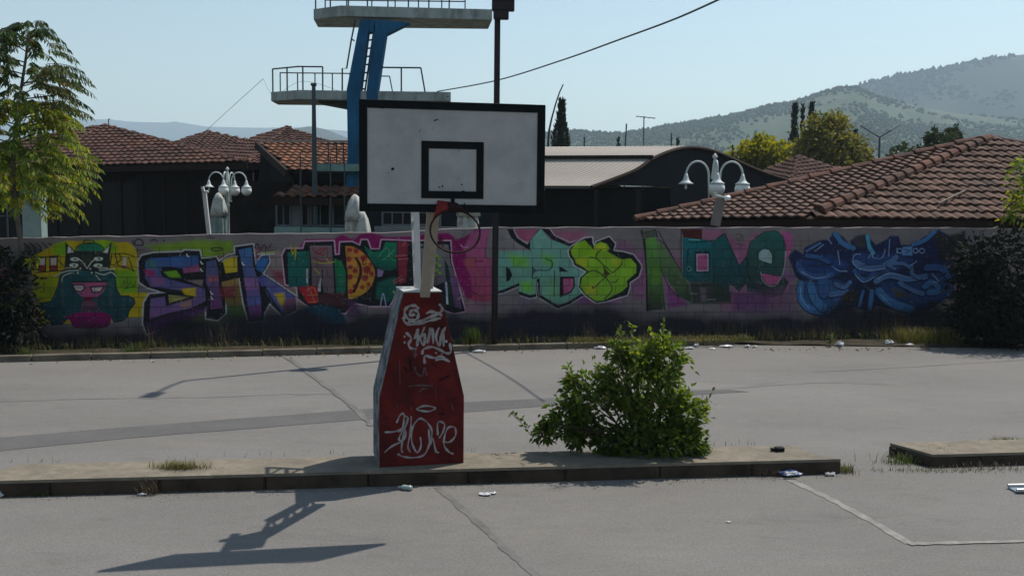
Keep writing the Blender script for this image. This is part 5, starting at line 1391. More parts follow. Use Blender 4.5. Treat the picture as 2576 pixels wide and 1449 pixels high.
# =================================================================== floodlight mast in front of the wall
mbase = on_z(1243, 879.5, 0)
mast = thing('floodlight_mast', 'tall dark steel floodlight mast standing before the graffiti wall', 'light mast', mbase)
H_M = 10.3
MB().tube([mbase + Vector((0, 0, 0)), mbase + Vector((.0, 0, 3.2)), mbase + Vector((0, 0, 7)), mbase + Vector((0, 0, H_M))], [.060, .054, .050, .042], 12).build('shaft', M_MAST, mast, True)
zb = at(1258, 20, mbase.y).z
bx_ = MB(); c_ = Vector((mbase.x + .10, mbase.y - .12, zb))
bx_.box(c_ + Vector((.02, 0, .12)), (.44, .20, .42), None, .02); bx_.box(c_ + Vector((-.02, .0, -.17)), (.30, .18, .16), None, .02); bx_.box(c_ + Vector((-.22, 0, .25)), (.10, .06, .06))
bx_.build('floodlight', M_MAST, mast)
MB().tube([mbase + Vector((0, 0, H_M)), mbase + Vector((.0, -.35, H_M + .12)), mbase + Vector((.0, -1.0, H_M + .15))], .035, 8).build('outreach_arm', M_MAST, mast)
MB().box(mbase + Vector((0, -1.1, H_M + .12)), (.22, .42, .10), None, .02).build('lamp_head', M_MAST, mast)
MB().tube([mbase + Vector((.06, -.02, 0)), mbase + Vector((.056, -.02, 6.8))], .012, 6).build('conduit', M_MAST, mast)

# =================================================================== globe street lamps
def globe_lamp(label, px, Y, top_py, s_, arms, group=None):
    b = at(px, 560, Y); zt_ = at(px, top_py, Y).z
    t = thing('globe_lamp', label, 'street lamp', (b.x, Y, 0))
    B = Vector((b.x, Y, 0))
    MB().lathe(B, [(.11 * s_, 0), (.11 * s_, .5), (.07 * s_, .6), (.065 * s_, zt_ - 1.75 * s_), (.085 * s_, zt_ - 1.72 * s_), (.06 * s_, zt_ - 1.6 * s_), (.05 * s_, zt_ - .8 * s_), (.11 * s_, zt_ - .72 * s_), (.075 * s_, zt_ - .5 * s_), (.05 * s_, zt_ - .24 * s_), (.03 * s_, zt_ - .17 * s_), (.085 * s_, zt_ - .11 * s_), (.07 * s_, zt_ - .07 * s_), (.03 * s_, zt_ - .03 * s_), (.02 * s_, zt_)], 12).build('post', M_LAMPW, t, True)
    for an_, has, rch in arms:
        d = Vector((math.cos(an_), math.sin(an_), 0))
        path = [B + d * .13 * s_ + Vector((0, 0, zt_ - 1.55 * s_)), B + d * .15 * s_ + Vector((0, 0, zt_ - 1.0 * s_))]
        for k in range(13):
            a = math.pi * k / 12
            path.append(B + d * s_ * rch * (.50 - .33 * math.cos(a)) + Vector((0, 0, zt_ - .64 * s_ + .40 * s_ * math.sin(a))))
        arm = MB().tube(path, .030 * s_, 8).build('arm', M_LAMPW, t, True)
        e = path[-1]
        MB().lathe(e, [(.035 * s_, .05 * s_), (.06 * s_, -.04 * s_), (.085 * s_, -.13 * s_), (.14 * s_, -.20 * s_), (.215 * s_, -.245 * s_), (.215 * s_, -.265 * s_)][::-1], 18).build('shade', M_LAMPW, arm, True)
        if has:
            rr = .225 * s_; g = e + Vector((0, 0, -.40 * s_))
            MB().lathe(g, [(max(.001, rr * math.sin(a)), -rr * math.cos(a)) for a in np.linspace(0.02, math.pi - .9, 12)], 20).build('globe', M_GLOBE, arm, True)
        else:
            MB().lathe(e, [(.004, -.42 * s_), (.035 * s_, -.39 * s_), (.035 * s_, -.33 * s_), (.02 * s_, -.26 * s_)], 10).build('bulb', M_GLOBE, arm, True)
    MB().tube([B + Vector((-.18 * s_, 0, zt_ - 1.5 * s_)), B + Vector((.18 * s_, 0, zt_ - 1.5 * s_))], .025 * s_, 6).build('cross_tie', M_LAMPW, t)
    return t
globe_lamp('white four armed globe lamp before the dark restaurant, one globe missing', 574, 32.5, 420, .80, [(math.pi, False, 1), (0, True, 1), (-math.pi / 2 - .05, True, .6), (math.pi / 2 - .35, True, .6)])
globe_lamp('large white four armed globe lamp before the arched hall, one globe missing', 1794, 27.0, 386, 1.0, [(math.pi, False, 1), (0, True, 1), (-math.pi / 2 - .05, True, .6), (math.pi / 2 - .35, True, .6)])

# =================================================================== small posts on the wall, parasols
t = thing('leaning_post', 'white post leaning left on the wall top beside the closed parasol', 'post', at(527, 598, 18.75))
MB().beam(at(527, 600, 18.75), at(514, 482, 18.75), .075, .06).build('shaft', M_WHITE, t)
MB().beam(at(513, 484, 18.75), at(509, 470, 18.75), .06, .05).build('top_arm', M_WHITE, t); MB().lathe(at(521, 483, 18.7) - Vector((0, 0, .03)), [(.005, 0), (.035, .015), (.035, .045), (.01, .06)], 10).build('lamp', M_WHITE, t); MB().tube([at(514, 484, 18.75), at(522, 482, 18.7)], .015, 6).build('bracket', M_WHITE, t)
t = thing('leaning_post', 'grey post leaning right on the wall top with a small white spotlight', 'post', at(1798, 566, 20.55))
MB().beam(at(1799, 568, 20.55), at(1813, 500, 20.55), .20, .12).build('shaft', mat('grey_post_paint', (.30, .27, .25), .75), t)
MB().tube([at(1803, 492, 20.5), at(1812, 494, 20.5), at(1822, 497, 20.45)], .03, 6).build('bracket', M_LAMPW, t)
MB().lathe(at(1830, 499, 20.4), [(.02, -.05), (.07, -.04), (.075, .03), (.04, .06)], 12).build('spotlight', M_GLOBE, t); MB().box(at(1800, 489, 20.5), (.06, .06, .1)).build('junction_box', M_LAMPW, t)
o = MB(); 
q = at(2338 * .7904, 1 * 733 * .7904, 20.4)
def parasol(label, px, Y, top, w, m_top, m_bot, zlow=.3):
    b = at(px, 560, Y); zt_ = at(px, top, Y).z
    t = thing('closed_parasol', label, 'parasol', (b.x, Y, 0))
    B = Vector((b.x, Y, 0)); s_ = w
    fold = lambda i, an: .16 * math.sin(an * 6 + i * .15) + .07 * math.sin(an * 11 + i)
    MB().lathe(B, [(s_ * .55, zlow), (s_ * .60, zt_ - 1.6), (s_ * .55, zt_ - .95), (s_ * .52, zt_ - .78)], 48, fold).build('canopy', m_bot, t, True)
    MB().lathe(B, [(s_ * .68, zt_ - .80), (s_ * .62, zt_ - .55), (s_ * .42, zt_ - .22), (s_ * .22, zt_ - .06), (s_ * .05, zt_)], 36, lambda i, an: .10 * math.sin(an * 5)).build('cover', m_top, t, True)
    MB().tube([B, B + Vector((0, 0, zlow + .05))], .03, 8).build('pole', M_LAMPW, t)
    return t
parasol('closed mint parasol with grey cover beside the left globe lamp', 550, 31.5, 485, .42, M_CANVASW, M_CANVAS)
parasol('tall closed grey parasol leaning on the blue tower leg', 893, 28.0, 489, .46, M_CANVASW, M_CANVASW)
parasol('short bundled grey parasol just right of the tall closed one', 914, 27.7, 534, .34, M_CANVASW, M_CANVASW)
parasol('closed grey parasol seen through the bent basketball rim', 1178, 28.0, 478, .52, M_CANVASW, M_CANVASW)

# =================================================================== cables, aerials and masts
M_CABLE = mat('grey_cable', (.10, .115, .12), .7, .1, 5)
def cable(label, pts, r_, n=8, name='cable'):
    P = [Vector(p) for p in smooth_path([tuple(p) for p in pts], n)]
    o = MB().tube(P, r_, 5).build(name, M_CABLE, base=P[0]); tag(o, label, 'cable'); return o
cable('thick sagging cable rising from the diving tower to the upper right', [at(1100, 231, 31.0), at(1250, 203, 27), at(1415, 152, 23), at(1560, 100, 20), at(1700, 48, 17.5), at(1830, -10, 15.5)], .019)
cable('thin slack wire rising from the tiled roofs to a peak left of the tower', [at(519, 329, 53), at(590, 264, 48), at(662, 199, 43.5)], .011, 4)
cable('thin wire dropping from the peak behind the middle platform railing', [at(662, 199, 43.5), at(690, 240, 42), at(760, 205, 36), at(870, 236, 32.6)], .006, 6)
t = thing('television_aerial', 'thin television aerial with a long cross bar above the arched hall', 'aerial', (at(1620, 380, 46).x, 46, 0))
MB().tube([(at(1620, 380, 46).x, 46, 0), at(1620, 293, 46)], .03, 6).build('mast', M_RAIL, t); MB().tube([at(1600, 293, 46), at(1649, 298, 46)], .02, 6).build('cross_bar', M_RAIL, t)
for k in range(5):
    a = at(1604 + 10 * k, 294 + k, 46); MB().tube([a + Vector((0, -.3, 0)), a + Vector((0, .3, 0))], .012, 5).build('rod', M_RAIL, t)
t = thing('curved_mast', 'thin curved mast beside the dark cypress', 'mast', (at(1383, 370, 55).x, 55, 0))
MB().tube([(at(1376, 370, 55).x, 55, 0)] + [at(x, y, 55) for x, y in ((1378, 372), (1381, 330), (1388, 298), (1399, 258), (1408, 232), (1417, 213))], [.09, .08, .07, .06, .05, .045, .04], 6).build('shaft', M_RAIL, t)
for lab, x_, y0, y1 in (('short thin pole behind the hall roof, right of the cypress', 1470, 345, 385), ('slightly leaning thin pole above the middle of the hall roof', 1576, 312, 385), ('thin pole behind the hall roof ridge near its arch', 1689, 335, 385)):
    a = at(x_ - (4 if y0 < 320 else 0), y1, 60); b = at(x_, y0, 60)
    o = MB().tube([(a.x, 60, 0), a, b], .05, 6).build('thin_pole', M_RAIL, base=(a.x, 60, 0)); tag(o, lab, 'pole')
t = thing('twin_arm_street_light', 'grey street light with two raised arms in a Y before the hillside', 'street lamp', (at(2213, 400, 48).x, 48, 0))
MB().tube([(at(2213, 400, 48).x, 48, 0), at(2213, 345, 48)], .05, 6).build('post', M_RAIL, t)
for x_, y_ in ((2165, 317), (2262, 315)):
    MB().tube([at(2213, 346, 48), at(x_, y_, 48)], .035, 6).build('arm', M_RAIL, t); a = at(x_, y_, 48); b = at(x_ + (8 if x_ < 2213 else -22), y_ + (5 if x_ < 2213 else 14), 48); MB().beam(a, b, .16, .08).build('lamp_head', mat('pale_lamp_head', (.5, .52, .53), .5), t)
o = MB().tube([at(2207, 408, 40), (at(2207, 408, 40).x, 40, 0)], .03, 6); t = thing('white_spot_lamp', 'small white round lamp head just above the pavilion hip ridge', 'lamp', (at(2207, 408, 40).x, 40, 0)); o.build('post', M_RAIL, t); MB().lathe(at(2207, 413, 40), [(.02, 0), (.12, .05), (.12, .14), (.03, .2)], 12).build('lamp_head', M_GLOBE, t)
t = thing('roof_aerial', 'small aerial on the peak of the wide restaurant roof', 'aerial', at(273, 318, 43)); MB().tube([at(273, 322, 43), at(273, 300, 43)], .025, 5).build('mast', M_RAIL, t); MB().tube([at(272, 301, 43), at(277, 300, 43)], .02, 5).build('cross_bar', M_RAIL, t)
# =================================================================== vegetation
M_BARK = mat('pale_bark', (.20, .18, .155), .9, .25, 9, .3)
M_BARKD = mat('dark_bark', (.06, .048, .038), .9, .25, 9, .3)
LG_TOP = leaf_mat('ailanthus_green', [(.020, .045, .016), (.035, .075, .018), (.07, .11, .024), (.17, .10, .03)], .42)
LG_LOW = leaf_mat('ailanthus_turning', [(.045, .085, .018), (.10, .17, .022), (.22, .29, .03), (.36, .33, .035), (.20, .10, .035)], .5)
LG_BUSH = leaf_mat('bush_leaf', [(.028, .055, .011), (.07, .12, .016), (.13, .19, .024), (.25, .27, .05)], .5)
LG_YEL = leaf_mat('yellow_green_leaf', [(.17, .19, .014), (.27, .26, .018), (.38, .32, .025)], .45)
LG_OLV = leaf_mat('olive_leaf', [(.08, .10, .022), (.15, .16, .03), (.24, .21, .045), (.13, .08, .04)], .4)
LG_DARK = leaf_mat('shaded_shrub_leaf', [(.006, .008, .005), (.010, .013, .007), (.018, .020, .009)], .1, .9)  # near-black: shade at both ends of the wall is put into these leaves
LG_CYP = leaf_mat('cypress_leaf', [(.010, .020, .010), (.016, .028, .013), (.024, .036, .015)], .1)
LG_FAR = leaf_mat('far_tree_leaf', [(.03, .05, .02), (.05, .075, .024), (.07, .09, .03)], .2)
LG_GRASS = leaf_mat('dry_grass', [(.07, .085, .018), (.13, .125, .028), (.21, .165, .06)], .35)
LG_GREENG = leaf_mat('green_grass', [(.04, .07, .014), (.07, .10, .018), (.12, .13, .03)], .35)
LG_STRAW = leaf_mat('dead_weed', [(.05, .04, .025), (.10, .075, .045), (.17, .13, .08)], .2)

def frond(p, d, L_, npair, ll, lw, droop):
    """pinnate leaf: returns leaflet pos, dir arrays"""
    p = np.array(p, float); d = np.array(d, float); d /= np.linalg.norm(d)
    t = np.linspace(.12, 1, npair)
    pts = p + d * (t[:, None] * L_); pts[:, 2] -= droop * L_ * t ** 2
    tang = np.gradient(pts, axis=0); tang /= np.linalg.norm(tang, axis=1, keepdims=True)
    side = np.cross(tang, [0, 0, 1]); side /= np.maximum(np.linalg.norm(side, axis=1, keepdims=True), 1e-5)
    pos = np.concatenate([pts, pts, pts[-1:]])
    dn = np.array([[0, 0, -1.0]])
    dirs = np.concatenate([side * .75 + tang * .35 + dn * .65, -side * .75 + tang * .35 + dn * .65, tang[-1:] + dn * .4])
    sz = np.concatenate([np.sin(np.pi * (.15 + .75 * t)) * .5 + .5] * 2 + [np.array([.9])])
    return pos, dirs, sz, pts
def rachis(parts, pts, r_):
    mb = MB().tube([Vector(q) for q in pts], r_, 3, cap=False)
    parts.append(mb)

# ---- tree of heaven at the left edge
tb = on_z(44, 880, .1); TYl = 17.1
tbase = Vector((at(46, 860, TYl).x, TYl, .10))
tree = thing('tree_of_heaven', 'slender tree with long feathery yellowing leaves at the left edge before the wall', 'tree', tbase)
s_l = FOC / TYl
trunk_path = [tbase, at(47, 760, TYl), at(52, 620, TYl), at(38, 510, TYl), at(32, 400, TYl), at(48, 260, TYl), at(66, 140, TYl), at(72, 80, TYl)]
trunk = MB().tube([Vector(v) for v in smooth_path([tuple(p) for p in trunk_path], 4)], [.062 - .0016 * i for i in range(29)], 8).build('trunk', M_BARK, tree, True)
prof_y = [40, 75, 130, 200, 300, 360, 420, 480, 520]; prof_r = [22, 75, 120, 140, 138, 150, 185, 175, 60]
def crown_fronds(n, y0, y1, m, seed):
    global rng
    rr = np.random.default_rng(seed)
    P = []; D = []; SZ = []; rm = MB()
    for k in range(n):
        y = rr.uniform(y0, y1); cx = np.interp(y, [40, 140, 260, 400, 520], [72, 66, 50, 36, 40])
        rmax = np.interp(y, prof_y, prof_r) / s_l
        az = rr.uniform(0, 2 * math.pi); f = rr.uniform(.12, .62) if k % 3 else rr.uniform(.45, .72)
        c = at(cx, y, TYl)
        out = np.array([math.cos(az), math.sin(az), 0])
        p = np.array(c) + out * rmax * f * .8 + np.array([0, 0, -.05])
        L_ = max(.28, min(.72, rmax * (1.05 - f * .8) + rr.uniform(-.05, .12)))
        up = rr.uniform(.05, .55) if y < 330 else rr.uniform(-.25, .35)
        pos, dirs, sz, pts = frond(p, out + np.array([0, 0, up]), L_, int(8 + L_ * 7), .12, .04, rr.uniform(.25, .6))
        P.append(pos); D.append(dirs + rr.normal(size=dirs.shape) * .14); SZ.append(sz * rr.uniform(.8, 1.15))
        rm.tube([Vector(q) for q in pts], .006, 3, cap=False)
        if k % 4 == 0: rm.tube([c + Vector((0, 0, -.15)), Vector(p)], .012, 4, cap=False)
    P = np.concatenate(P); D = np.concatenate(D); SZ = np.concatenate(SZ)
    V, F = leaves_np(P, D, .15 * SZ, .050 * SZ, .25, .1)
    cr = mesh_obj('crown', V, F, m, tree)
    rm.build('leaf_stalks', mat('green_stalk', (.09, .08, .03), .8), cr)
    return cr
# long side leaves that break the outline
def side_fronds(lst, m):
    rr = np.random.default_rng(9); P = []; D = []; SZ = []; rm = MB()
    for x, y, dx, L_ in lst:
        pos, dirs, sz, pts = frond(at(x, y, TYl - rr.uniform(0, .5)), np.array([dx, rr.uniform(-.35, .1), rr.uniform(-.1, .25)]), L_, 10, .12, .04, .35)
        P.append(pos); D.append(dirs + rr.normal(size=dirs.shape) * .08); SZ.append(sz); rm.tube([Vector(q) for q in pts], .006, 3, cap=False)
    P = np.concatenate(P); D = np.concatenate(D); SZ = np.concatenate(SZ)
    V, F = leaves_np(P, D, .15 * SZ, .042 * SZ, .3, .1); cr = mesh_obj('crown', V, F, m, tree); rm.build('leaf_stalks', mat('green_stalk', (.09, .08, .03), .8), cr)
SIDE = [(120, 110, 1, .42), (125, 165, 1, .5), (140, 205, 1, .48), (140, 250, 1, .5), (150, 275, 1, .45), (145, 305, 1, .5), (150, 335, 1, .4), (180, 380, 1, .5), (190, 410, 1, .5), (170, 440, 1, .5), (195, 455, 1, .38), (140, 465, 1, .5), (40, 95, -1, .4), (60, 60, -1, .3), (95, 70, 1, .35), (70, 52, .2, .2), (175, 395, 1, .55), (120, 480, .8, .4), (185, 425, 1, .45), (160, 360, 1, .45)]
side_fronds([q for q in SIDE if q[1] < 300], LG_TOP); side_fronds([q for q in SIDE if q[1] >= 300], LG_LOW)
crown_fronds(108, 45, 280, LG_TOP, 1)
tag(crown_fronds(200, 250, 495, LG_LOW, 2), 'yellow and rust tinted lower leaves')

# ---- clumped foliage helper
def clump_leaves(ells, n, size, asp, Y, droop=.2, up=.3, shell=.55, seed=0, dy=1.0):
    """ells: (px, py, rx_px, ry_px, weight) at depth Y"""
    rr = np.random.default_rng(seed); s_ = FOC / Y
    w = np.array([e[4] for e in ells], float); w /= w.sum()
    V_ = []; D_ = []
    for e, k in zip(ells, rr.multinomial(n, w)):
        c = np.array(at(e[0], e[1], Y + (e[5] if len(e) > 5 else 0)))
        ncl = max(3, k // 14)
        cd = rr.normal(size=(ncl, 3)); cd /= np.linalg.norm(cd, axis=1, keepdims=True)
        cr = rr.uniform(shell, 1.0, size=(ncl, 1)) ** .7
        R3 = np.array([e[2] / s_, e[2] / s_ * dy, e[3] / s_])
        cc = c + cd * cr * R3
        idx = rr.integers(0, ncl, k)
        spread = np.array([min(R3) * .22] * 3)
        p = cc[idx] + rr.normal(size=(k, 3)) * spread
        d = (p - c) / R3 * .8 + rr.normal(size=(k, 3)) * .8 + np.array([0, 0, up])
        V_.append(p); D_.append(d)
    P = np.concatenate(V_); D = np.concatenate(D_)
    sz = rr.uniform(.7, 1.25, len(P)) * size
    return leaves_np(P, D, sz, sz * asp, droop, .15)

# ---- bush on the island
bb = on_z(1610, 1141, IH)
bush = thing('leafy_bush', 'bright green leafy bush growing out of the traffic island', 'bush', bb)
BYd = bb.y
E = [(1630, 985, 95, 120, 5), (1660, 900, 62, 60, 1.7), (1565, 960, 65, 75, 1.9), (1480, 1000, 64, 64, 2.1), (1430, 1055, 66, 48, 1.9), (1378, 1085, 32, 26, .6), (1725, 1040, 58, 70, 2.2), (1735, 1112, 46, 38, 1.6), (1650, 1105, 110, 46, 3.4), (1550, 1105, 62, 40, 1.6), (1460, 1085, 50, 36, 1.2), (1440, 950, 22, 20, .3), (1555, 880, 28, 28, .5)]
V1, F1 = clump_leaves(E, 8600, .082, .50, BYd, .25, .35, .30, 21, .62)
# upright shoots on top, long shoot on the left
extra = []
for pts in ([(1600, 900), (1590, 850), (1588, 815)], [(1650, 890), (1665, 840), (1668, 812)], [(1560, 900), (1562, 850), (1562, 825)], [(1700, 940), (1720, 900)], [(1780, 1010), (1795, 985)], [(1740, 970), (1745, 930)], [(1340, 1100), (1315, 1065), (1285, 1040)], [(1430, 960), (1432, 925), (1428, 920)], [(1500, 930), (1495, 905)], [(1760, 1030), (1795, 1020)], [(1770, 1130), (1790, 1135)], [(1640, 870), (1630, 835)]):
    Pp = np.array([at(x, y, BYd + random.uniform(-.15, .15)) for x, y in smooth_path(pts, 5)])
    k = len(Pp); rp_ = np.repeat(Pp, 2, axis=0) + rng.normal(size=(2 * k, 3)) * .008
    extra.append(leaves_np(rp_, rng.normal(size=(2 * k, 3)) * .7 + np.array([0, 0, .6]), .075, .032, .2, .2))
V_, F_ = cat_mesh([(V1, F1)] + extra)
mesh_obj('foliage', V_, F_, LG_BUSH, bush)
stm = MB()
for e in E * 3:
    tgt = at(e[0] + random.uniform(-.6, .6) * e[2], e[1] + random.uniform(-.6, .6) * e[3], BYd + random.uniform(-.3, .3))
    mid = bb.lerp(tgt, .45) + Vector((random.uniform(-.05, .05), random.uniform(-.05, .05), .1))
    stm.tube([bb + Vector((random.uniform(-.08, .08), random.uniform(-.06, .06), -.02)), mid, tgt], [.014, .010, .005], 5)
stm.tube([at(1380, 1100, BYd), at(1335, 1095, BYd), at(1310, 1062, BYd), at(1284, 1038, BYd)], .003, 4)
stm.build('stems', M_BARKD, bush)

# ---- generic trees
def foliage_tree(name, label, cat_, ells, Y, n, size, asp, m, trunk_px, tr=.12, seed=1, group=None, up=.2):
    b = at(trunk_px, 500, Y)
    t = thing(name, label, cat_, (b.x, Y, 0), group)
    V, F = clump_leaves(ells, n, size, asp, Y, .15, up, .45, seed)
    mesh_obj('crown', V, F, m, t)
    tk = MB(); top = at(ells[0][0], ells[0][1], Y)
    tk.tube([(b.x, Y, 0), (b.x + .05, Y, top.z * .5), top], [tr, tr * .7, tr * .3], 8)
    for e in ells[1:]:
        tk.tube([Vector((b.x, Y, top.z * .45)), at(e[0], e[1], Y)], [tr * .45, tr * .15], 5)
    tk.build('trunk', M_BARKD, t)
    return t
foliage_tree('yellow_tree', 'yellow green round tree behind the right end of the arched hall', 'tree', [(1900, 395, 45, 38, 3), (1950, 400, 45, 38, 2.5), (1860, 405, 32, 30, 1.2), (1915, 362, 20, 24, .7), (1990, 405, 20, 24, .5)], 62, 3600, .34, .6, LG_YEL, 1905, seed=31)
foliage_tree('olive_tree', 'large olive green tree rising behind the small pointed roof', 'tree', [(2075, 365, 60, 48, 4), (2100, 325, 38, 34, 2), (2140, 385, 42, 40, 2.2), (2030, 385, 38, 36, 1.6), (2060, 315, 30, 26, 1), (2170, 405, 24, 24, .8), (2100, 420, 70, 30, 2)], 58, 5600, .30, .55, LG_OLV, 2085, seed=32)
foliage_tree('small_green_tree', 'small loose green tree above the right pavilion roof ridge', 'tree', [(2370, 360, 40, 22, 2), (2400, 340, 18, 14, .8), (2350, 340, 16, 12, .5), (2280, 385, 60, 18, 1.6)], 50, 1500, .26, .5, LG_FAR, 2365, seed=33, tr=.07)
def cypress(label, px, Y, top, base_w, bot=430, n=1500, seed=1, lean=0, size=.26, group=None):
    s_ = FOC / Y; b = at(px, bot, Y); tp_ = at(px + lean, top, Y)
    t = thing('cypress', label, 'tree', (b.x, Y, 0), group)
    rr = np.random.default_rng(seed)
    H = tp_.z - .3
    f = rr.uniform(0, 1, n) ** .8
    rad = base_w / s_ / 2 * np.clip(np.minimum(1.05 - f, .35 + 2.2 * f), .0, 1) ** .85 * (1 + .22 * np.sin(f * 23 + seed))
    az = rr.uniform(0, 2 * math.pi, n); q = rr.uniform(.65, 1.05, n)
    x = b.x + (tp_.x - b.x) * f + rad * q * np.cos(az); y = Y + rad * q * np.sin(az); z = .3 + H * f
    P = np.stack([x, y, z], 1); D = np.stack([np.cos(az) * .35, np.sin(az) * .35, np.ones(n)], 1) + rr.normal(size=(n, 3)) * .18
    V, F = leaves_np(P, D, size * rr.uniform(.7, 1.5, n), size * .42, .0, .1)
    mesh_obj('crown', V, F, LG_CYP, t)
    core = [( (base_w / s_ / 2) * .72 * min(1.02 - k / 10, .35 + 2.2 * k / 10) ** .85 + .01, .3 + H * k / 10 * .97) for k in range(11)]
    mbc = MB().lathe(Vector((0, 0, 0)), core, 10)
    V = [Vector((v[0] + b.x + (tp_.x - b.x) * (v[2] - .3) / H, v[1] + Y, v[2])) for v in mbc.v]
    mesh_obj('inner_crown', V, mbc.f, LG_CYP, t)
    MB().tube([(b.x, Y, 0), (b.x, Y, .6)], .12, 8).build('trunk', M_BARKD, t)
cypress('dark pointed cypress just right of the backboard', 1402, 52, 255, 98, 380, 2600, 3, 12, .22)
cypress('broad dark cypress, leftmost of the three behind the yellow and olive trees', 1998, 82, 266, 44, 400, 1400, 4, 2, .36)
cypress('slim dark cypress, middle one of the three behind the olive tree', 2019, 84, 268, 20, 400, 800, 5, 0, .32)
cypress('dark cypress, rightmost of the three rising from the olive tree', 2040, 83, 264, 52, 400, 1500, 6, 3, .36)
cypress('tiny dark cypress top poking above the left part of the hall roof', 1555, 66, 350, 18, 400, 260, 7, 0, .3)
cypress('tiny dark cypress top above the hall roof near its arch', 1702, 66, 353, 16, 400, 240, 8, 3, .3)
cypress('small dark spire of cypress above the yellow tree', 1942, 88, 348, 14, 420, 260, 9, 0, .34)
cypress('slim dark cypress on the right flank of the olive tree', 2152, 72, 330, 18, 430, 420, 10, 0, .3)
cypress('dark cypress tip leaning at the right end of the arch', 1838, 60, 372, 9, 420, 160, 11, 6, .24)

# ---- overgrown shrub at the right end of the wall and at the left
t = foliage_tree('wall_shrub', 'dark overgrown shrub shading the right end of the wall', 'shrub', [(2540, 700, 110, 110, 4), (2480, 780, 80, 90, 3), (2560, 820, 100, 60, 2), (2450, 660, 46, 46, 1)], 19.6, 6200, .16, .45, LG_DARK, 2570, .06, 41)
V, F = clump_leaves([(2585, 440, 40, 50, 1.6), (2572, 500, 36, 40, 1.2), (2545, 545, 34, 16, .5), (2610, 520, 50, 50, 1)], 620, .15, .42, 21.4, .3, .1, .3, 42)
sh = thing('hanging_branch', 'sunlit green branches hanging over the right edge of the tiled roof', 'branch', (at(2600, 500, 21.8).x, 21.8, 0))
mesh_obj('leaves', V, F, LG_LOW, sh); MB().tube([(at(2700, 500, 21.8).x, 21.8, 0), at(2680, 560, 21.8), at(2620, 480, 21.6), at(2560, 500, 21.4), at(2520, 535, 21.3)], [.08, .06, .03, .015, .008], 6).build('stem', M_BARKD, sh)
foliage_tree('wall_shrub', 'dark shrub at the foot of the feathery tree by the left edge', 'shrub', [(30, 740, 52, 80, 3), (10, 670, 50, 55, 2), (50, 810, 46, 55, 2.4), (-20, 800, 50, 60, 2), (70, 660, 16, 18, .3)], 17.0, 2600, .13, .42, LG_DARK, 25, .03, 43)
V, F = clump_leaves([(10, 750, 30, 26, 2), (90, 650, 14, 10, .5)], 70, .16, .3, 16.9, .5, -.2, .2, 44)
mesh_obj('low_leaves', V, F, LG_LOW, tree)

# ---- grass, weeds
def blades(P, h, w, lean, seed):
    rr = np.random.default_rng(seed); n = len(P); P = np.asarray(P, float)
    az = rr.uniform(0, 2 * math.pi, n); L_ = h * rr.uniform(.5, 1.2, n)
    d = np.stack([np.cos(az), np.sin(az), np.zeros(n)], 1); sd = np.stack([-np.sin(az), np.cos(az), np.zeros(n)], 1) * (w / 2)
    ln = lean * rr.uniform(.3, 1.4, n)[:, None] * L_[:, None]
    m1 = P + d * ln * .35 + np.array([0, 0, 1]) * (L_ * .6)[:, None]
    tp_ = P + d * ln + np.array([0, 0, 1]) * (L_ * .95)[:, None]
    V = np.stack([P - sd, P + sd, m1 + sd * .8, m1 - sd * .8, tp_], 1).reshape(-1, 3)
    i = np.arange(n)[:, None] * 5
    F = np.concatenate([i + np.array([[0, 1, 2]]), i + np.array([[0, 2, 3]]), i + np.array([[3, 2, 4]])])
    return V, F
def tuft(label, px, py, z, n, h, rx, ry, m, w=.008, lean=.5, name='grass_tuft', seed=0):
    c = on_z(px, py, z); rr = np.random.default_rng(seed + int(px))
    P = np.array(c) + np.stack([rr.normal(size=n) * rx, rr.normal(size=n) * ry, np.zeros(n) - .01], 1)
    V, F = blades(P, h, w, lean, seed + int(px))
    o = mesh_obj(name, V, F, m, base=c); tag(o, label, 'grass', 'grass tufts and weeds', 'stuff' if (rx > .2 and h < .15) or (rx > .09 and h < .07) else None); return o
tuft('yellow green grass tuft on the island left of the pedestal', 452, 1180, IH - .01, 420, .10, .13, .04, LG_GRASS, .006, .8)
tuft('tall green grass tuft against the far kerb, below the first blue letter', 335, 890, .02, 150, .22, .12, .08, LG_GREENG)
tuft('dark green weed clump spilling over the far kerb left of the pedestal', 490, 892, .02, 260, .20, .22, .10, LG_GREENG, .010, .8)
tuft('small green weed by the far kerb near the left edge', 65, 900, .02, 110, .25, .07, .06, LG_GREENG)
tuft('green upright weed on the verge between pedestal and mast', 1190, 862, .1, 130, .36, .08, .06, LG_GREENG, .014, .35)
tuft('large yellow green grass clump under the right end of the blue graffiti', 2300, 862, .02, 420, .36, .28, .16, LG_GRASS, .012, .45)
tuft('second yellow green grass clump just right of the large one', 2375, 864, .02, 300, .36, .18, .12, LG_GRASS, .012, .45)
tuft('grass growing at the right end of the long island', 2128, 1188, 0, 110, .11, .05, .05, LG_GRASS, .006)
tuft('weeds growing at the corner of the short right island', 2300, 1165, 0, 260, .13, .22, .06, LG_GREENG, .007, .7)
tuft('low yellow grass in the gap before the short right island', 2350, 1185, 0, 240, .06, .40, .04, LG_GRASS, .006, .9)
tuft('dry grass patch on top of the short right island', 2365, 1130, .13, 140, .04, .10, .06, LG_GRASS, .006, .9)
tuft('tiny dry weed at the back edge of the short right island', 2530, 1106, .13, 80, .06, .10, .03, LG_GRASS, .006, .9)
tuft('small weed with pale stalks at the island kerb foot on the left', 380, 1244, 0, 46, .18, .05, .03, LG_STRAW, .006, .6)
tuft('small bluish green weed at the kerb foot near the left edge', 100, 1246, 0, 90, .09, .08, .03, LG_GREENG, .008, .8)
tuft('dry tangled weed at the kerb foot left of the blue plastic bag', 1945, 1198, 0, 90, .12, .08, .03, LG_STRAW, .004, 1.0)
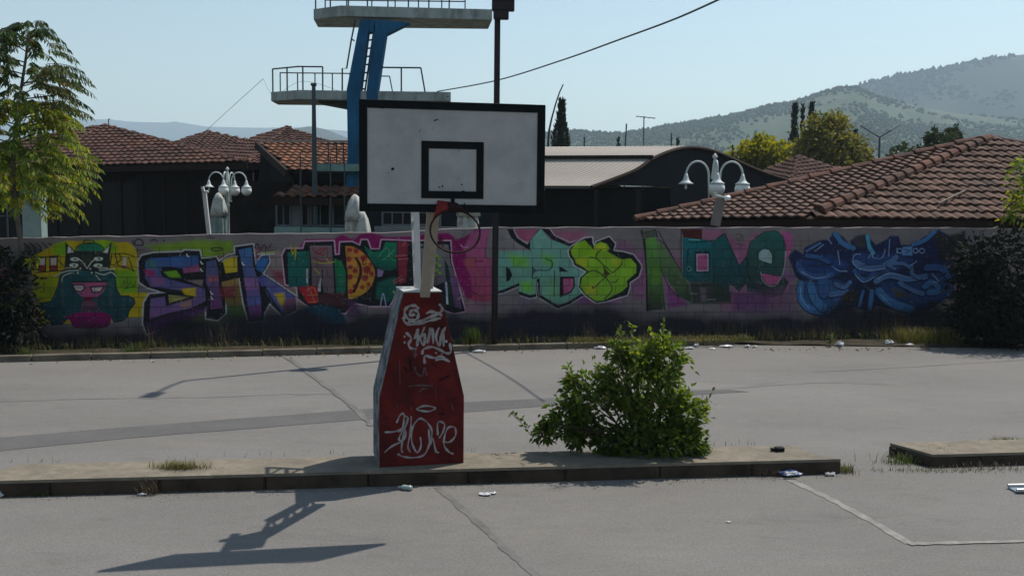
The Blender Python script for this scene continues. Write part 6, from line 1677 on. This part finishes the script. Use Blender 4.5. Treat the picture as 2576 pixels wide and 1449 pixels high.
tuft('dry weeds at the foot of the short island beside the right edge', 2480, 1180, 0, 120, .09, .22, .03, LG_STRAW, .005, .9)
# verge cover: nobody could count these blades
rr = np.random.default_rng(77)
def verge_points(n, u0, u1, o0, o1):
    u = rr.uniform(u0, u1, n); o_ = rr.uniform(o0, o1, n)
    return np.array([np.array(wpt(a, .10, b)) for a, b in zip(u, o_)])
parts_ = [blades(verge_points(1500, 1.4, 5.4, .75, 1.25), .13, .010, .6, 1), blades(verge_points(1600, -9.5, 12, .1, 1.3), .16, .009, .7, 2)]
o = mesh_obj('verge_grass', *cat_mesh(parts_), LG_GRASS); tag(o, 'yellowing grass strip along the far verge', 'grass', kind='stuff')
parts_ = []
for k in range(110):
    u = rr.uniform(-9.5, 12.5) if k % 3 else rr.uniform(4.5, 9.5); c = np.array(wpt(u, .1, rr.uniform(.08, .9))); n = int(rr.integers(8, 22))
    parts_.append(blades(c + rr.normal(size=(n, 3)) * np.array([.08, .08, 0]), rr.uniform(.2, .5), .006, .35, 100 + k))
o = mesh_obj('verge_weeds', *cat_mesh(parts_), LG_STRAW); tag(o, 'tangle of dry stalks along the foot of the graffiti wall', 'weeds', kind='stuff')
parts_ = []
for k in range(16):
    q = on_z(rr.uniform(-20, 2000), 1140, 0); 
for px_, py_ in [(x, 1141 - .0246 * (x - 953)) for x in sorted(rr.uniform(20, 1990, 17))]:
    c = np.array(on_z(px_, py_ + rr.uniform(-2, 2), IH - .03)); n = int(rr.integers(3, 9))
    parts_.append(blades(c + rr.normal(size=(n, 3)) * np.array([.12, .02, 0]), .07, .004, .8, 300 + int(px_)))
for px_ in np.arange(0, 1900, 38):
    c = np.array(on_z(px_ + rr.uniform(-12, 12), 1252 - .0246 * px_, .0)); n = int(rr.integers(0, 6))
    if n: parts_.append(blades(c + rr.normal(size=(n, 3)) * np.array([.06, .01, 0]), .05, .004, .9, 700 + int(px_)))
o = mesh_obj('kerb_weeds', *cat_mesh(parts_), LG_STRAW); tag(o, 'sparse dry weeds in the island kerb joints', 'weeds', kind='stuff')
# broad-leaved plantlets
def plantlet(label, px, py, z, h, n, m, seed):
    c = on_z(px, py, z); rr = np.random.default_rng(seed)
    P = np.array(c) + np.stack([rr.normal(size=n) * .05, rr.normal(size=n) * .05, rr.uniform(0, h, n)], 1)
    V, F = leaves_np(P, rr.normal(size=(n, 3)) + np.array([0, 0, .7]), .12, .055, .2, .2)
    t = thing('broadleaf_weed', label, 'weed', c, 'grass tufts and weeds'); mesh_obj('leaves', V, F, m, t); MB().tube([c, c + Vector((.01, 0, h))], .006, 5).build('stem', M_BARKD, t)
plantlet('small leafy weed with pale leaves at the pavement edge under the blue graffiti', 2088, 872, 0, .28, 22, LG_GREENG, 1)
plantlet('lone yellow flowering stalk standing just left of the bush top', 1561, 850, .1, .34, 10, LG_GRASS, 2)
# fallen leaves and grit along the far kerb
lv = np.stack([rr.uniform(-9, 4, 320), np.zeros(320), np.zeros(320)], 1)
Pl = []
for x_ in rr.uniform(-60, 2500, 420):
    yk = 909 - .0212 * x_ if x_ < 1850 else 877
    Pl.append(np.array(on_z(x_, yk + abs(rr.normal()) * 5 - 2, .006)))
V, F = leaves_np(np.array(Pl), np.stack([rr.normal(size=420), rr.normal(size=420), np.abs(rr.normal(size=420)) * .15], 1), rr.uniform(.03, .09, 420), rr.uniform(.02, .05, 420), 0, .1)
o = mesh_obj('fallen_leaves', V, F, leaf_mat('fallen_leaf', [(.16, .10, .05), (.28, .17, .08), (.35, .30, .22)], .1)); tag(o, 'dry fallen leaves and scraps in the gutter of the far kerb', 'leaves', kind='stuff')

# =================================================================== litter
M_PLW = mat('white_plastic', (.75, .76, .77), .4, .06, 9, spec=.5)
M_PLB = mat('blue_plastic', (.03, .09, .30), .4, .3, 14, spec=.5)
M_PLC = mat('cloudy_clear_plastic', (.42, .50, .50), .25, .2, 20, spec=.6)
M_BLKP = mat('black_plastic', (.012, .012, .013), .5, .2, 8)
def crumple(name, label, px, py, z, sx, sy, sz, m, seed, parent=None, cat_='litter'):
    rr = np.random.default_rng(seed); c = on_z(px, py, z)
    V = []; n, k = 10, 5
    for i in range(k + 1):
        f = i / k; r_ = math.sin(math.pi * min(max(f, .04), .96)) ** .7
        for j in range(n):
            a = 2 * math.pi * j / n; q = 1 + rr.uniform(-.38, .38)
            V.append((c.x + sx * r_ * q * math.cos(a), c.y + sy * r_ * q * math.sin(a), c.z + .004 + sz * f * (1 + rr.uniform(-.3, .3)) * (1 if i else 0)))
    F = [(i * n + j, i * n + (j + 1) % n, (i + 1) * n + (j + 1) % n, (i + 1) * n + j) for i in range(k) for j in range(n)] + [tuple(range(n - 1, -1, -1)), tuple(k * n + j for j in range(n))]
    o = mesh_obj(name, V, F, m, parent, base=None if parent else c)
    if label: tag(o, label, cat_)
    return o
def bottle(label, px, py, z, l, r_, an, m, capm):
    c = on_z(px, py, z); d = Vector((math.cos(an), math.sin(an), 0))
    t = thing('plastic_bottle', label, 'bottle', c)
    mb = MB().lathe(Vector((0, 0, 0)), [(r_ * .8, 0), (r_, .02), (r_ * .92, l * .3), (r_, l * .5), (r_ * .9, l * .7), (r_ * .4, l * .9), (r_ * .36, l)], 12, lambda i, a: .10 * math.sin(3 * a + i * 2))
    R_ = Vector((0, 0, 1)).rotation_difference(d).to_matrix()
    mesh_obj('body', [R_ @ Vector(v) + c + Vector((0, 0, r_ * .95)) for v in mb.v], mb.f, m, t, True)
    mb = MB().lathe(Vector((0, 0, 0)), [(r_ * .45, l * .97), (r_ * .45, l * 1.05)], 10)
    mesh_obj('bottle_cap', [R_ @ Vector(v) + c + Vector((0, 0, r_ * .95)) for v in mb.v], mb.f, capm, t)
bottle('crushed clear plastic bottle in the pedestal shadow at the kerb foot', 1036, 1234, 0, .13, .028, 2.9, M_PLC, M_PLW)
crumple('paper_tissue', 'crumpled white tissue on the asphalt right of the bottle', 1220, 1245, 0, .055, .04, .022, M_PLW, 1); 
crumple('paper_scrap', 'smaller white paper scrap touching the crumpled tissue', 1240, 1242, 0, .03, .03, .02, M_PLW, 2)
b_ = crumple('plastic_bag', 'blue and white crumpled plastic bag at the right end of the long island', 1985, 1197, 0, .12, .06, .06, M_PLB, 3); crumple('bag_print', None, 1990, 1195, .035, .06, .03, .035, M_PLW, 4, b_)
crumple('paper_cup', 'left white crumpled cup at the island end near the grass', 2081, 1197, 0, .026, .024, .035, M_PLW, 5); crumple('paper_cup', 'right white crumpled cup at the island end near the grass', 2095, 1197, 0, .028, .024, .035, M_PLW, 6)
crumple('brown_scrap', 'brown cardboard scrap between the blue bag and the white cups', 2035, 1190, 0, .06, .03, .05, mat('brown_card', (.10, .07, .05), .9), 7)
crumple('paper_scrap', 'tiny white scrap alone on the asphalt in the lower right', 1832, 1314, 0, .025, .014, .008, M_PLW, 8)
crumple('paper_scrap', 'white scrap at the kerb foot beside the dry stalks', 357, 1246, 0, .045, .02, .02, M_PLW, 9)
crumple('paper_scrap', 'grey white scrap at the kerb foot at the left edge', 1, 1252, 0, .03, .02, .05, M_PLW, 10)
t = thing('plastic_tray', 'white and pale blue plastic tray lying at the right edge of the asphalt', 'tray', on_z(2570, 1242, 0))
c_ = on_z(2572, 1236, 0)
MB().box(c_ + Vector((.02, .02, .012)), (.24, .16, .02), None, .006).build('base', mat('pale_blue_plastic', (.38, .48, .55), .4), t)
for dy in (-.07, .09): MB().tube([c_ + Vector((-.10, dy, .035)), c_ + Vector((.14, dy + .01, .04))], .016, 8).build('rim', M_PLW, t)
# black floodlight-like fitting on the island
c_ = on_z(1958, 1135, IH)
t = thing('black_fitting', 'small black plastic box with a stub lying on the island right of the bush', 'box', c_)
MB().box(c_ + Vector((.01, 0, .025)), (.10, .07, .05), Euler((0, 0, .2)).to_matrix(), .008).build('body', M_BLKP, t); MB().box(c_ + Vector((-.06, 0, .022)), (.05, .04, .03), None, .004).build('stub', M_BLKP, t)
for i, (lab, x_, y_, sx, sy, sz) in enumerate((('white flattened bottle by the far kerb right of the pedestal', 1204, 887, .13, .05, .05), ('white plastic bottle by the far kerb left of the bush', 1510, 878, .12, .05, .06), ('small white scrap by the far kerb right of the bush top', 1735, 878, .09, .05, .04), ('round white scrap on the far kerb edge', 1751, 872, .05, .05, .06), ('thin white scrap by the far kerb, left of the foam tray', 1792, 879, .08, .04, .03), ('long white foam tray where the far kerb ends', 1829, 874, .16, .06, .05), ('bright white scrap right of the long foam tray', 1880, 874, .07, .05, .05), ('smaller white scrap second right of the long foam tray', 1899, 874, .05, .04, .04), ('white crumpled carton at the pavement edge under the blue graffiti', 2113, 872, .09, .06, .10), ('white carton below the large grass clump', 2236, 868, .12, .06, .10), ('small white scrap below the second grass clump', 2288, 870, .08, .05, .05))):
    crumple('litter_scrap', lab, x_, y_, 0.0, sx, sy, sz, M_PLW, 20 + i)

# grit swept against the kerbs and scattered over the asphalt
rr = np.random.default_rng(55); GP = []
for k in range(1500):
    if k % 3 == 0: p = on_z(rr.uniform(-60, 1900), 0, 0) if False else on_z(rr.uniform(-60, 2150), 1254 - .028 * rr.uniform(0, 1), 0); x_ = rr.uniform(-60, 2120); p = on_z(x_, 1253 - .0275 * x_ + abs(rr.normal()) * 7, 0)
    elif k % 3 == 1: x_ = rr.uniform(-60, 2560); p = on_z(x_, (909 - .0212 * x_ if x_ < 1850 else 877) + abs(rr.normal()) * 6, 0)
    else: p = on_z(rr.uniform(-60, 2640), rr.uniform(900, 1110) if k % 2 else rr.uniform(1215, 1460), 0)
    GP.append(np.array(p))
GP = np.array(GP); sz = (rr.uniform(.003, .008, len(GP)) * np.where(np.arange(len(GP)) % 3 == 2, .6, 1.3))[:, None]
tet = np.array([(1, 0, 0), (-.5, .87, 0), (-.5, -.87, 0), (.1, 0, .9)])
Vg = (GP[:, None, :] + tet[None] * sz[:, None, :] * rr.uniform(.6, 1.4, (len(GP), 4, 1))).reshape(-1, 3) + np.array([0, 0, .002])
ig = np.arange(len(GP))[:, None] * 4
Fg = np.concatenate([ig + np.array([[0, 1, 3]]), ig + np.array([[1, 2, 3]]), ig + np.array([[2, 0, 3]])])
o = mesh_obj('grit', Vg, Fg, mat('pale_grit', (.42, .39, .35), .95, .4, 3, rnd=.4)); tag(o, 'loose grit and small stones on the asphalt', 'grit', kind='stuff')
# =================================================================== hills, far land and air
def fbm(x, y, seed, o_=4):
    v = 0; a = 1; t = 0
    for k in range(o_):
        v += a * (math.sin(x * 2.1 ** k + seed * 1.7 + 2.3 * math.sin(y * 1.9 ** k * .7 + k)) + math.sin(y * 2.3 ** k * 1.1 + seed + 1.9 * math.sin(x * 1.7 ** k * .8 - k)))
        t += 2 * a; a *= .5
    return v / t
def hill(name, prof, Yr, Yb, m, label=None, bump_=3.0, rows=18, step=8, seed=1, curve=1.25):
    xs = np.arange(prof[0][0], prof[-1][0] + 1, step); pxs = [p[0] for p in prof]; pys = [p[1] for p in prof]
    V = []; F = []
    for x in xs:
        top = at(x, float(np.interp(x, pxs, pys)), Yr); d = ray(x, 540); bx = d.x / d.y
        for r_ in range(rows):
            f = r_ / (rows - 1); Y = Yb + (Yr - Yb) * f
            z = -1 + (top.z + 1) * f ** curve
            X = bx * Y * (1 - f) + top.x / Yr * Y * f
            amp = bump_ * math.sin(math.pi * min(f * .97 + .02, 1))
            V.append((X, Y, z + amp * fbm(X * .011 * 900 / Yr, Y * .011 * 900 / Yr, seed) * 2.2))
        # back slope
        V.append((top.x * 1.15, Yr * 1.15, -1))
    rr_ = rows + 1; n = len(xs)
    for i in range(n - 1):
        for r_ in range(rr_ - 1):
            F.append((i * rr_ + r_, (i + 1) * rr_ + r_, (i + 1) * rr_ + r_ + 1, i * rr_ + r_ + 1))
    o = mesh_obj(name, V, F, m, None, True); tag(o, kind='structure')
    return np.array(V), n, rr_
M_HILL = mat('hill_scrub', (.065, .095, .052), .95, .45, .03, 0, c2=(.105, .12, .072), mix_scale=.014, mix_lo=.50, mix_hi=.60, stretch=(1, .35, 1))
M_HILL2 = mat('mountain_scrub', (.020, .034, .030), .95, .55, .012, 0, c2=(.070, .064, .054), mix_scale=.006, mix_lo=.50, mix_hi=.64)
M_HILL3 = mat('far_mountain', (.05, .055, .045), .95, .2, .002)
HV, hn, hr = hill('hill', [(1180, 345), (1372, 336), (1420, 330), (1500, 333), (1560, 335), (1640, 324), (1700, 314), (1780, 302), (1830, 294), (1900, 278), (1935, 266), (1990, 260), (2010, 254), (2060, 237), (2100, 225), (2150, 219), (2200, 242), (2300, 266), (2420, 288), (2600, 305), (2900, 315), (3300, 330)], 1350, 420, M_HILL, bump_=6, seed=2)
MV, mn, mr_ = hill('mountain', [(1650, 345), (1900, 292), (2100, 237), (2180, 208), (2260, 192), (2400, 167), (2480, 148), (2576, 138), (2800, 122), (3200, 140), (3700, 210)], 2000, 1420, M_HILL2, bump_=14, seed=5, step=12, rows=26)
hill('distant_mountains', [(-1600, 345), (-700, 325), (0, 306), (170, 300), (280, 301), (330, 307), (420, 309), (440, 306), (520, 319), (640, 322), (760, 321), (900, 332), (1300, 345), (1800, 360)], 5200, 3800, M_HILL3, bump_=10, seed=7, step=20)
hill('far_hill', [(640, 380), (690, 346), (745, 323), (780, 318), (820, 326), (870, 346), (960, 362), (1100, 380)], 2400, 1700, M_HILL3, bump_=6, seed=9, step=8)
# woods on the near hill and mountain: one mass of little crowns
def wood(name, label, HV, hn, hr, n, smin, smax, m, seed, ridge_bias=.35):
    rr = np.random.default_rng(seed)
    ico = [(0, 0, 1)] + [(math.cos(a) * .87, math.sin(a) * .87, .35) for a in np.linspace(0, 2 * math.pi, 6)[:-1]] + [(math.cos(a + .6) * .9, math.sin(a + .6) * .9, -.35) for a in np.linspace(0, 2 * math.pi, 6)[:-1]]
    ico = np.array(ico)
    fc = [(0, 1 + i, 1 + (i + 1) % 5) for i in range(5)] + [(1 + i, 6 + i, 1 + (i + 1) % 5) for i in range(5)] + [(1 + (i + 1) % 5, 6 + i, 6 + (i + 1) % 5) for i in range(5)]
    Vs = []; Fs = []
    k = 0; tries = 0
    while k < n and tries < n * 6:
        tries += 1
        i = rr.uniform(0, hn - 1.01); r_ = (hr - 2) * (1 - rr.uniform(0, 1) ** 2 * .06) if rr.random() < ridge_bias else rr.uniform(0, 1) ** .8 * (hr - 2)
        i0, r0 = int(i), int(min(r_, hr - 2.01)); fi, fr_ = i - i0, min(r_, hr - 2.01) - r0
        a = HV[i0 * hr + r0] * (1 - fi) + HV[(i0 + 1) * hr + r0] * fi; b = HV[i0 * hr + r0 + 1] * (1 - fi) + HV[(i0 + 1) * hr + r0 + 1] * fi
        p = a * (1 - fr_) + b * fr_
        if fbm(p[0] * .011, p[1] * .011, seed) + rr.uniform(-.25, .25) < -.10: continue
        s_ = rr.uniform(smin, smax)
        sc = np.array([s_, s_, s_ * rr.uniform(.8, 1.5)])
        q = ico * sc * (1 + rr.uniform(-.25, .25, (11, 1))) + p + np.array([0, 0, s_ * .45])
        Vs.append(q); Fs += [tuple(j + k * 11 for j in f) for f in fc]; k += 1
    o = mesh_obj(name, np.concatenate(Vs), Fs, m); tag(o, label, 'wood', kind='stuff')
M_WOOD = mat('wooded_slope', (.055, .082, .044), .95, .4, .05, 0, rnd=.4)
wood('hillside_wood', 'scattered trees and scrub covering the near hillside', HV, hn, hr, 17000, 1.1, 3.0, M_WOOD, 3, .08)

wood('mountain_wood', 'dark scrub and woodland on the far mountain slope', MV, mn, mr_, 9000, 2.0, 5.0, mat('mountain_wood_leaf', (.022, .036, .030), .95, .4, .03, 0, rnd=.35), 6, .06)
M_HAZE = bpy.data.materials.new('haze_air'); M_HAZE.use_nodes = True
nt = M_HAZE.node_tree; nt.nodes.clear()
ho = nd(nt, 'ShaderNodeOutputMaterial'); pv = nd(nt, 'ShaderNodeVolumePrincipled')
pv.inputs['Color'].default_value = (.62, .80, .93, 1); pv.inputs['Density'].default_value = HAZE_D; pv.inputs['Anisotropy'].default_value = .25
nt.links.new(pv.outputs[0], ho.inputs['Volume'])
mb = MB().box((0, 5500, 300), (26000, 14000, 604)); o = mb.build('haze', M_HAZE); tag(o, 'thin blue haze filling the valley air', 'haze', kind='stuff')
